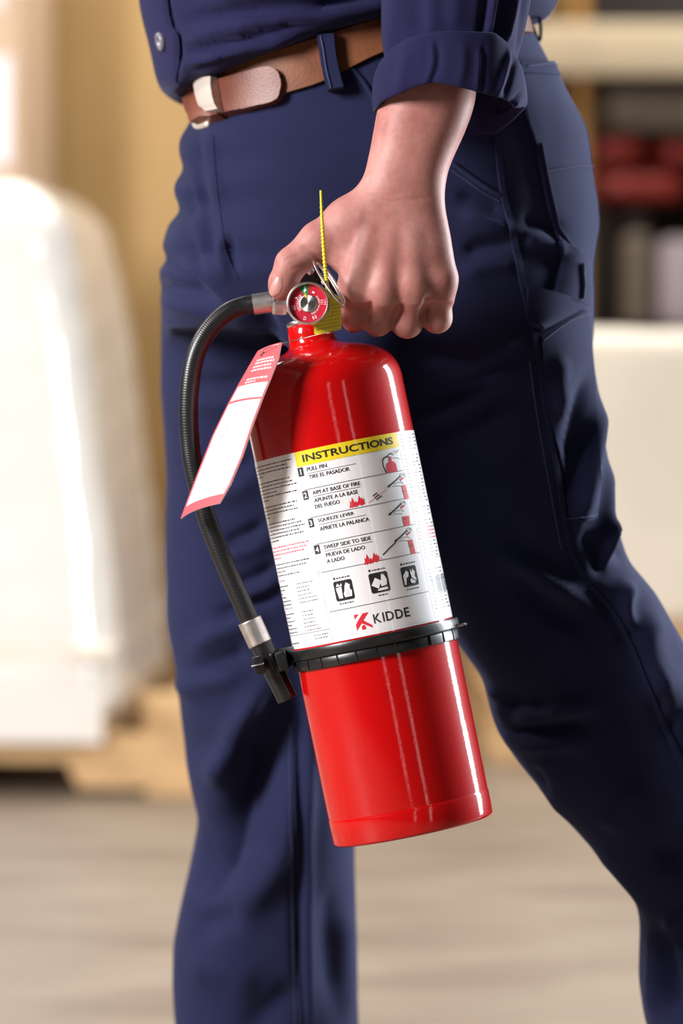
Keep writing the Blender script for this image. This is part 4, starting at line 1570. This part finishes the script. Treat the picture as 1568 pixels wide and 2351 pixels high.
# ---- black strap band round the shell, with its ribs
prof = [(187.2, 410), (193.5, 411), (194.5, 413), (194.5, 432), (193, 434), (197, 436), (198.2, 438), (198.2, 456), (197, 458.5), (187.2, 459.5)]
v, f = lathe([(r * U, z * U) for r, z in prof], 128, False, False)
band = flat(eobj('strap_band', v, f, M['black_plastic']), 40)
band['label'] = 'black plastic strap band'
v, f = [], []
for k in range(26):
    a = -math.pi / 2 + (k - 13) * 0.235
    ca, sa = math.cos(a), math.sin(a)
    bvv, bf = box_vf(193.5 * U, 196.2 * U, -1.6 * U, 1.6 * U, 412 * U, 434 * U)
    n0 = len(v)
    v += [(x * ca - y * sa, x * sa + y * ca, z) for x, y, z in bvv]
    f += [tuple(i + n0 for i in q) for q in bf]
eobj('band_ribs', v, f, M['black_plastic'], band, smooth=False)['kind'] = 'stuff'
# twisted end of the tie wire sticking out at the right
pts = [L(1036, 1440, -0.012), L(1048, 1435, -0.018), L(1058, 1436, -0.020), L(1064, 1433, -0.020), L(1072, 1433, -0.020)]
v, f = tube(catmull(pts, 30), [0.0009 + 0.0004 * math.sin(i * 1.6) for i in range(30)], 6)
eobj('band_wire_end', v, f, M['chrome'], band)

# ---- hose: ferrules, ribbed rubber, nozzle
hp = [(588, 697, 0.016), (560, 702, 0.016), (525, 716, 0.014), (490, 745, 0.012), (462, 785, 0.010), (445, 830, 0.009), (436, 885, 0.008), (433, 945, 0.008), (436, 1010, 0.008), (443, 1065, 0.007),
      (458, 1130, 0.006), (477, 1195, 0.005), (500, 1255, 0.003), (528, 1322, 0.001), (556, 1385, -0.001), (580, 1440, -0.002)]
path = catmull([L(*p) for p in hp], 900)
rad = np.array([22.2 * U * (1 + 0.0055 * math.sin(i * 2 * math.pi / 6.0)) for i in range(900)])
v, f = tube(path, rad, 22)
hose = eobj('hose', v, f, M['rubber'])
hose['label'] = 'black ribbed rubber hose'
v, f = tube(catmull([L(570, 1418, -0.0020), L(600, 1484, -0.003)], 24)[2:22], 28.0 * U, 30)
fer = eobj('ferrule', v, f, M['alu'], hose)
v, f = [], []
pa = np.array(catmull([L(572, 1425, -0.002), L(597, 1478, -0.003)], 2))
for k in range(14):
    pass
v, f = tube(catmull([L(592, 1464, -0.003), L(660, 1605, -0.004)], 40), [(25.5 - 2.0 * i / 39) * U for i in range(40)], 26)
noz = eobj('nozzle', v, f, M['black_plastic'], hose)
flat(noz, 40)
v, f = tube(catmull([L(608, 1498, -0.003), L(658, 1600, -0.004)], 14), [3.2 * U] * 14, 8)
v = [Vector(p) + (EMI.to_3x3() @ Vector((0.004, -0.0078, 0))) for p in v]
eobj('nozzle_rib', v, f, M['black_plastic'], noz)
v, f = tube(catmull([L(653, 1590, -0.004), L(660.6, 1606.2, -0.004)], 6), [18 * U, 18 * U, 18 * U, 18 * U, 18 * U, 18 * U], 24)
eobj('nozzle_bore', v, f, M['ink'], noz)
# clip that holds the hose against the band
clip = empty('hose_clip')
clip.parent = ext


def ebar(name, a, b, hw, hd, m, parent, r=0.0008):
    """bevelled bar from a to b (extinguisher frame), half width hw, half depth hd"""
    a, b = Vector(a), Vector(b)
    fm = frame((a + b) / 2, b - a, (0, 1, 0))
    Ln = (b - a).length / 2
    o = bevel_box(name, -hd, hd, -hw, hw, -Ln, Ln, r, m, parent, 2)
    o.matrix_local = fm
    return o


ebar('clip_arm', L(640, 1512, 0.000), L(700, 1500, -0.016), 0.0075, 0.004, M['black_plastic'], clip)
ebar('clip_jaw', L(590, 1506, -0.020), L(600, 1546, -0.020), 0.0042, 0.006, M['black_plastic'], clip)
ebar('clip_jaw', L(642, 1496, -0.018), L(653, 1537, -0.018), 0.0042, 0.010, M['black_plastic'], clip)
ebar('clip_back', L(592, 1530, 0.014), L(656, 1514, 0.014), 0.0070, 0.003, M['black_plastic'], clip)
v, f = tube(catmull([L(577, 1530, -0.026), L(590, 1527, -0.027), L(606, 1523, -0.027)], 12), 0.0007, 6)
eobj('clip_wire', v, f, M['chrome'], clip)

# ---- valve head
va = L(704, 742, 0.018)
v, f = lathe([(46 * U, 1187 * U), (50 * U, 1188 * U), (51 * U, 1193 * U), (50 * U, 1199 * U), (40 * U, 1200 * U)], 48)
eobj('valve_collar', v, f, M['chrome'])
v, f = lathe([(34 * U, 1198 * U), (34 * U, 1275 * U), (28 * U, 1282 * U), (16 * U, 1284 * U), (14 * U, 1296 * U)], 40)
vb = eobj('valve_body', v, f, M['chrome'])
# outlet, nut and crimped hose end
v, f = tube(catmull([L(690, 700, 0.017), L(652, 702, 0.016)], 6), 20 * U, 24)
eobj('outlet', v, f, M['chrome'], vb)
v, f = tube(catmull([L(657, 702, 0.016), L(626, 701, 0.016)], 6), [24 * U, 25.5 * U, 25.5 * U, 25.5 * U, 25.5 * U, 24 * U], 6)
flat(eobj('coupling_nut', v, f, M['alu'], hose, smooth=False), 20)
v, f = tube(catmull([L(630, 692, 0.016), L(581, 699.5, 0.016)], 20), [22 * U] * 3 + [24.5 * U] * 17, 40)
flat(eobj('ferrule', v, f, M['alu'], hose), 40)


# carrying handle and squeeze lever: bent channels of pressed steel, painted black
def channel(name, pts, half, flange, m, parent, th=0.0018):
    """U-channel swept along points, open downwards or upwards (flange sign)"""
    path = catmull(pts, 40)
    v, f = [], []
    cs = [(-half, flange), (-half, 0), (half, 0), (half, flange), (half - th, flange), (half - th, th * np.sign(flange)), (-half + th, th * np.sign(flange)), (-half + th, flange)]
    Yl = EMI.to_3x3() @ Vector((0, 1, 0))
    n = len(cs)
    tg = np.gradient(path, axis=0)
    for p, t in zip(path, tg):
        t = Vector(t).normalized()
        up = Yl.cross(t).normalized()
        if up.z < 0:
            up = -up
        for a, b in cs:
            v.append(Vector(p) + Yl * a + up * b)
    for i in range(len(path) - 1):
        for j in range(n):
            k = (j + 1) % n
            f.append((i * n + j, i * n + k, (i + 1) * n + k, (i + 1) * n + j))
    f.append(tuple(range(n)))
    f.append(tuple((len(path) - 1) * n + j for j in range(n))[::-1])
    return flat(obj(name, v, f, m, parent), 35)


channel('carry_handle', [L(698, 672, 0.017), L(740, 670, 0.016), L(800, 682, 0.014), L(880, 694, 0.013), L(960, 698, 0.013), L(1018, 694, 0.013)], 0.0095, 0.007, M['black_plastic'], ext)
channel('squeeze_lever', [L(692, 636, 0.017), L(715, 622, 0.016), L(745, 640, 0.015), L(800, 655, 0.014), L(880, 660, 0.013), L(960, 664, 0.013), L(1010, 668, 0.013)], 0.0088, -0.006, M['black_plastic'], ext)
ebar('lever_bracket', L(700, 676, 0.006), L(716, 612, 0.006), 0.0085, 0.0012, M['black_plastic'], ext)
ebar('lever_bracket', L(700, 676, 0.029), L(716, 612, 0.029), 0.0085, 0.0012, M['black_plastic'], ext)
v, f = tube(catmull([L(712, 622, 0.001), L(712, 622, 0.034)], 6), 0.0032, 16)
eobj('rivet', v, f, M['chrome'])

# pull pin with its split ring
pin = empty('pull_pin')
pin.parent = ext
v, f = tube(catmull([L(742, 650, 0.036), L(744, 648, -0.020)], 8), 0.0024, 14)
eobj('pin_rod', v, f, M['chrome'], pin)


def ring3(c, a, b, turns, r, pitch, m, name):
    c, a, b = Vector(c), Vector(a), Vector(b)
    nn = a.cross(b).normalized()
    n = int(64 * turns)
    pts = [c + a * math.cos(2 * math.pi * turns * i / n) + b * math.sin(2 * math.pi * turns * i / n) + nn * (pitch * (i / n - 0.5)) for i in range(n + 1)]
    v, f = tube(pts, r, 10)
    return eobj(name, v, f, m, pin)


c0 = P(756, 650, -0.036)
ea = P(790, 702, -0.047) - c0
eb = P(764, 645, -0.036) - c0
eb = eb + Vector((0, 0.015, 0))
ring3(EMI @ c0, EMI.to_3x3() @ ea, EMI.to_3x3() @ eb, 1.35, 0.0012, 0.0026, M['chrome'], 'split_ring')

# ---- pressure gauge
gc = P(707, 696, -0.052)
gn = Vector((-0.10, -1.0, 0.10)).normalized()
gm_w = frame(gc, gn, (1, 0, 0.06))
GM = EMI @ gm_w
gauge = empty('pressure_gauge')
gauge.parent = ext
gauge.matrix_local = GM
gs = (D - 0.052) / F
v, f = lathe([(20 * gs, -0.030), (22 * gs, -0.012), (40 * gs, -0.0115), (47 * gs, -0.010), (49.5 * gs, -0.006), (50 * gs, -0.001), (49.2 * gs, 0.0012), (46.5 * gs, 0.0018), (44.5 * gs, 0.0012), (43.5 * gs, -0.0008), (43.5 * gs, -0.003), (0.5 * gs, -0.003)], 72)
flat(eobj('bezel', v, f, M['chrome'], gauge), 45)
v, f = lathe([(44 * gs, -0.0034), (44 * gs, -0.0022), (0.3 * gs, -0.0022)], 64)
dial = flat(eobj('dial', v, f, M['dial_red'], gauge), 30)


def gflat(name, polys, z, m, parent):
    bm = bmesh.new()
    for pl in polys:
        try:
            bm.faces.new([bm.verts.new((x * gs, y * gs, z)) for x, y in pl])
        except ValueError:
            pass
    bmesh.ops.triangulate(bm, faces=bm.faces[:])
    bm.verts.index_update()
    v = [q.co.copy() for q in bm.verts]
    f = [tuple(w.index for w in fc.verts) for fc in bm.faces]
    bm.free()
    return eobj(name, v, f, m, parent, smooth=False)


def pol(r, a):
    a = math.radians(a)
    return (r * math.sin(a), r * math.cos(a))


gflat('green_zone', [[pol(12, -24)] + [pol(42.5, a) for a in (-26, -20, -13, -6, 0, 3)] + [pol(12, 3)]], -0.0021, M['dial_green'], dial)
ticks = [[pol(28, -63), pol(33, -66), pol(34, -60), pol(29, -56)], [pol(26, 22), pol(30, 22), pol(30, 34), pol(26, 34)]]
wv, wf = [], []


def garc(s, r, a0, a1, h, flip=False, weight=0.0):
    """letters set round the dial between two angles, h high"""
    n = len(s)
    for i, chh in enumerate(s):
        if chh == ' ':
            continue
        a = math.radians(a0 + (a1 - a0) * (i + 0.5) / n)
        wd = abs(math.radians(a1 - a0)) * r / n * 0.78
        vs, fs, asp = text_mesh(chh, weight)
        wd = min(wd, h * asp)
        n0 = len(wv)
        er = Vector((math.sin(a), math.cos(a)))
        et = Vector((math.cos(a), -math.sin(a)))
        if flip:
            er, et = -er, -et
        for x, y in vs:
            p = Vector((math.sin(a), math.cos(a))) * (r + h / 2) + et * float((x - 0.5) * wd) + er * float((y - 0.5) * h)
            wv.append((p.x * gs, p.y * gs, -0.00205))
        wf.extend(tuple(q + n0 for q in fc) for fc in fs)


garc('RECHARGE', 21.5, -128, -36, 6, weight=0.01)
garc('OVERCHARGED', 21.5, 50, 168, 6, weight=0.01)
garc('PSI', 31, -112, -92, 5.5)
garc('100', 36.5, -112, -92, 4)
garc('PSI', 29, 78, 100, 5)
garc('195', 36, 78, 100, 5)
garc('D', 31, 189, 203, 8, flip=True, weight=0.01)
garc('RU', 31, 168, 150, 8, flip=True, weight=0.03)
obj('dial_lettering', wv, wf, M['ink_white'], dial, smooth=False)['kind'] = 'stuff'
gflat('dial_marks', ticks, -0.00205, M['ink_white'], dial)
v, f = lathe([(20 * gs, -0.0022), (20 * gs, -0.0012), (18.6 * gs, -0.0010), (0.3 * gs, -0.0007)], 64)
flat(eobj('hub_disc', v, f, M['hub'], dial), 20)
gflat('needle', [[pol(14, -26), pol(24, -17), pol(25, -12), pol(15, -2)]], -0.0006, M['needle'], dial)
gflat('green_zone_text', [[pol(27, -18), pol(30, -18), pol(33, -6), pol(30, -5)], [pol(31, -17), pol(34, -15), pol(36, -6), pol(33, -6)], [pol(36, -12), pol(39, -11), pol(41, -5), pol(38, -6)]], -0.00205, M['ink_white'], dial)

# ------------------------------------------------------------------ inspection tag hanging on its wire
TW, TLn = 193 * U, 412 * U
rowt = [  # left px, right px, depths, going down the card
    (0.00, (592, 806, -0.008), (646, 786, -0.060)), (0.10, (573, 838, -0.010), (640, 822, -0.064)), (0.22, (548, 882, -0.012), (622, 868, -0.068)), (0.36, (524, 926, -0.012), (604, 912, -0.069)),
    (0.52, (488, 1000, -0.012), (582, 972, -0.069)), (0.70, (456, 1080, -0.012), (558, 1046, -0.067)), (0.86, (432, 1144, -0.012), (530, 1112, -0.063)), (1.0, (415, 1191, -0.012), (505, 1156, -0.058))]
tt = np.array([r[0] for r in rowt])
LP = np.array([tuple(P(*r[1])) for r in rowt])
RP = np.array([tuple(P(*r[2])) for r in rowt])


def cardp(s, t, lift=0.0):
    l = np.array([np.interp(t, tt, LP[:, c]) for c in range(3)])
    r = np.array([np.interp(t, tt, RP[:, c]) for c in range(3)])
    n = np.cross(r - l, np.array([np.interp(min(t + 0.05, 1), tt, LP[:, c]) for c in range(3)]) - np.array([np.interp(max(t - 0.05, 0), tt, LP[:, c]) for c in range(3)]))
    n /= np.linalg.norm(n)
    if n[1] > 0:
        n = -n
    bow = 0.0035 * 4 * s * (1 - s) * (0.3 + 0.7 * t)
    return l + (r - l) * s + n * (bow + lift)


itag = tag(empty('inspection_tag', tuple(P(620, 800, -0.03))), 'red and white inspection tag hanging on a wire in front of the hose', 'tag')
TI = Matrix.Translation(-Vector(P(620, 800, -0.03)))


def card(name, s0, s1, t0, t1, lift, m, parent, ns=8, nt=40, thick=None):
    v, f = [], []
    for i in range(nt + 1):
        for j in range(ns + 1):
            v.append(cardp(s0 + (s1 - s0) * j / ns, t0 + (t1 - t0) * i / nt, lift))
    f = [(i * (ns + 1) + j, (i + 1) * (ns + 1) + j, (i + 1) * (ns + 1) + j + 1, i * (ns + 1) + j + 1) for i in range(nt) for j in range(ns)]
    if thick:
        n0 = len(v)
        for i in range(nt + 1):
            for j in range(ns + 1):
                v.append(cardp(s0 + (s1 - s0) * j / ns, t0 + (t1 - t0) * i / nt, lift - thick))
        f += [tuple(n0 + k for k in q[::-1]) for q in f]
        for i in range(nt):
            for j in (0, ns):
                a = i * (ns + 1) + j
                f.append((a, a + ns + 1, n0 + a + ns + 1, n0 + a))
        for j in range(ns):
            for i in (0, nt):
                a = i * (ns + 1) + j
                f.append((a, a + 1, n0 + a + 1, n0 + a))
    o = obj(name, v, f, m, parent)
    if parent == itag:
        o.matrix_local = TI
    return flat(o, 50) if thick else o


cd = card('card', 0, 1, 0, 1, 0, M['tag_white'], itag, 10, 50, 0.0006)
card('red_header', 0.0, 1.0, 0.0, 0.245, 0.0002, M['tag_red'], cd, 10, 16)
card('red_footer', 0.0, 1.0, 0.925, 1.0, 0.0002, M['tag_red'], cd, 10, 6)
card('red_rule', 0.0, 1.0, 0.355, 0.368, 0.0002, M['tag_red'], cd, 10, 3)
card('red_border', 0.0, 0.05, 0.0, 1.0, 0.00022, M['tag_red'], cd, 2, 40)
card('red_border', 0.965, 1.0, 0.0, 1.0, 0.00022, M['tag_red'], cd, 2, 40)
v, f = [], []


def cardrect(s0, s1, t0, t1, lift):
    n0 = len(v)
    for s_, t_ in ((s0, t0), (s1, t0), (s1, t1), (s0, t1)):
        v.append(cardp(s_, t_, lift))
    f.append((n0, n0 + 3, n0 + 2, n0 + 1))


for k in range(28):
    t = 0.40 + k * 0.0185
    for j in range(4):
        cardrect(0.07 + 0.22 * j, 0.07 + 0.22 * (j + 1), t, t + 0.0022, 0.0003)
obj('ruled_lines', v, f, M['tag_pink'], cd, smooth=False)['kind'] = 'stuff'
v, f = [], []
for k, (t, e) in enumerate(((0.085, 0.85), (0.105, 0.9), (0.128, 0.85), (0.150, 0.9), (0.205, 0.9), (0.225, 0.6))):
    s_ = 0.28
    while s_ < e:
        w_ = random.uniform(0.04, 0.10)
        cardrect(s_, min(s_ + w_, e), t, t + 0.011, 0.0004)
        s_ += w_ + 0.025
obj('white_header_print', v, f, M['ink_white'], cd, smooth=False)['kind'] = 'stuff'
v, f = [], []
s_ = 0.28
while s_ < 0.8:
    w_ = random.uniform(0.05, 0.1)
    cardrect(s_, s_ + w_, 0.30, 0.315, 0.0003)
    s_ += w_ + 0.03
obj('pink_heading', v, f, M['tag_pink'], cd, smooth=False)['kind'] = 'stuff'
# pen strokes
for (s0, t0, s1, t1, amp) in ((0.55, 0.405, 0.85, 0.395, 0.010), (0.45, 0.445, 0.85, 0.43, 0.010), (0.12, 0.60, 0.24, 0.52, 0.02), (0.34, 0.58, 0.42, 0.50, 0.02)):
    pts = [cardp(s0 + (s1 - s0) * i / 40 + 0.01 * math.sin(i * 1.7), t0 + (t1 - t0) * i / 40 + amp * 0.5 * math.sin(i * 1.1), 0.0004) for i in range(41)]
    v, f = tube(pts, 0.00022, 4)
    obj('pen_stroke', v, f, M['pen'], cd)
# punched hole reinforcement and wire loop
hc = [cardp(0.38 + 0.05 * math.cos(a), 0.045 + 0.018 * math.sin(a), 0.0004) for a in np.linspace(0, 6.2832, 20)]
v, f = tube(hc, 0.0004, 6)
obj('punched_hole', v, f, M['ink'], cd)
wp_ = [Vector(cardp(0.38, 0.045, 0.001)), P(612, 800, -0.045), P(650, 788, -0.058), P(690, 778, -0.05), P(730, 768, -0.030), P(760, 764, -0.015), P(772, 768, 0.02), P(740, 775, 0.045), P(690, 785, 0.045), P(652, 792, 0.01), P(628, 796, -0.03), Vector(cardp(0.40, 0.045, 0.001))]
v, f = tube(catmull(wp_, 80), 0.0004, 6)
w_o = obj('wire', v, f, M['chrome'], itag)
w_o.matrix_local = TI

# ------------------------------------------------------------------ yellow tamper seal
seal = tag(empty('tamper_seal', tuple(P(752, 700, -0.038))), 'yellow plastic tamper seal with beaded tail looped through the pull ring', 'seal')
SI = Matrix.Translation(-Vector(P(752, 700, -0.038)))


def sobj(name, v, f, m, parent=None):
    o = obj(name, v, f, m, parent or seal)
    if parent is None:
        o.matrix_local = SI
    return o


sp = catmull([P(736.5, 437, -0.052), P(739, 500, -0.052), P(742.5, 560, -0.052), P(747, 620, -0.050), P(751, 655, -0.046), P(753, 680, -0.042)], 500)
sr = []
for i in range(500):
    t = i / 499
    bead = max(0.0, math.sin(t * 2 * math.pi * 34)) ** 0.6 if t > 0.10 else 0
    sr.append((2.9 + 0.9 * min(1, t * 2.2) + bead * (1.6 if t > 0.25 else 0.8)) * S)
v, f = tube(sp, sr, 10)
sobj('beaded_tail', v, f, M['seal'])
outl = [(748, 668), (756, 664), (764, 672), (778, 682), (782, 690), (783.5, 700), (784, 752), (782, 756.5), (725, 769.5), (721.5, 766), (719.5, 742), (722, 700), (738, 685)]
fr_ = [P(x, y, -0.0375) for x, y in outl]
bk_ = [P(x, y, -0.0355) for x, y in outl]
n = len(outl)
v = fr_ + bk_
f = [tuple(range(n))[::-1], tuple(range(n, 2 * n))]
for i in range(n):
    j = (i + 1) % n
    f.append((i, j, n + j, n + i))
pl = sobj('tag_plate', v, f, M['seal'])
flat(pl, 30)
M['seal_ink'] = mat('olive stamped print', (0.46, 0.38, 0.03), 0.5)
v, f = [], []
for k in range(7):
    y0 = 700 + k * 8.2
    x = 762 if k < 3 else 727
    while x < 778:
        w_ = random.uniform(2, 7)
        n0 = len(v)
        for xx, yy in ((x, y0), (x + w_, y0 - 0.2 * w_), (x + w_, y0 + 3.6 - 0.2 * w_), (x, y0 + 3.6)):
            v.append(P(xx, yy - 0.2 * (xx - 760), -0.0377))
        f.append((n0, n0 + 1, n0 + 2, n0 + 3))
        x += w_ + 2.2
sobj('stamped_print', v, f, M['seal_ink'], pl)['kind'] = 'stuff'
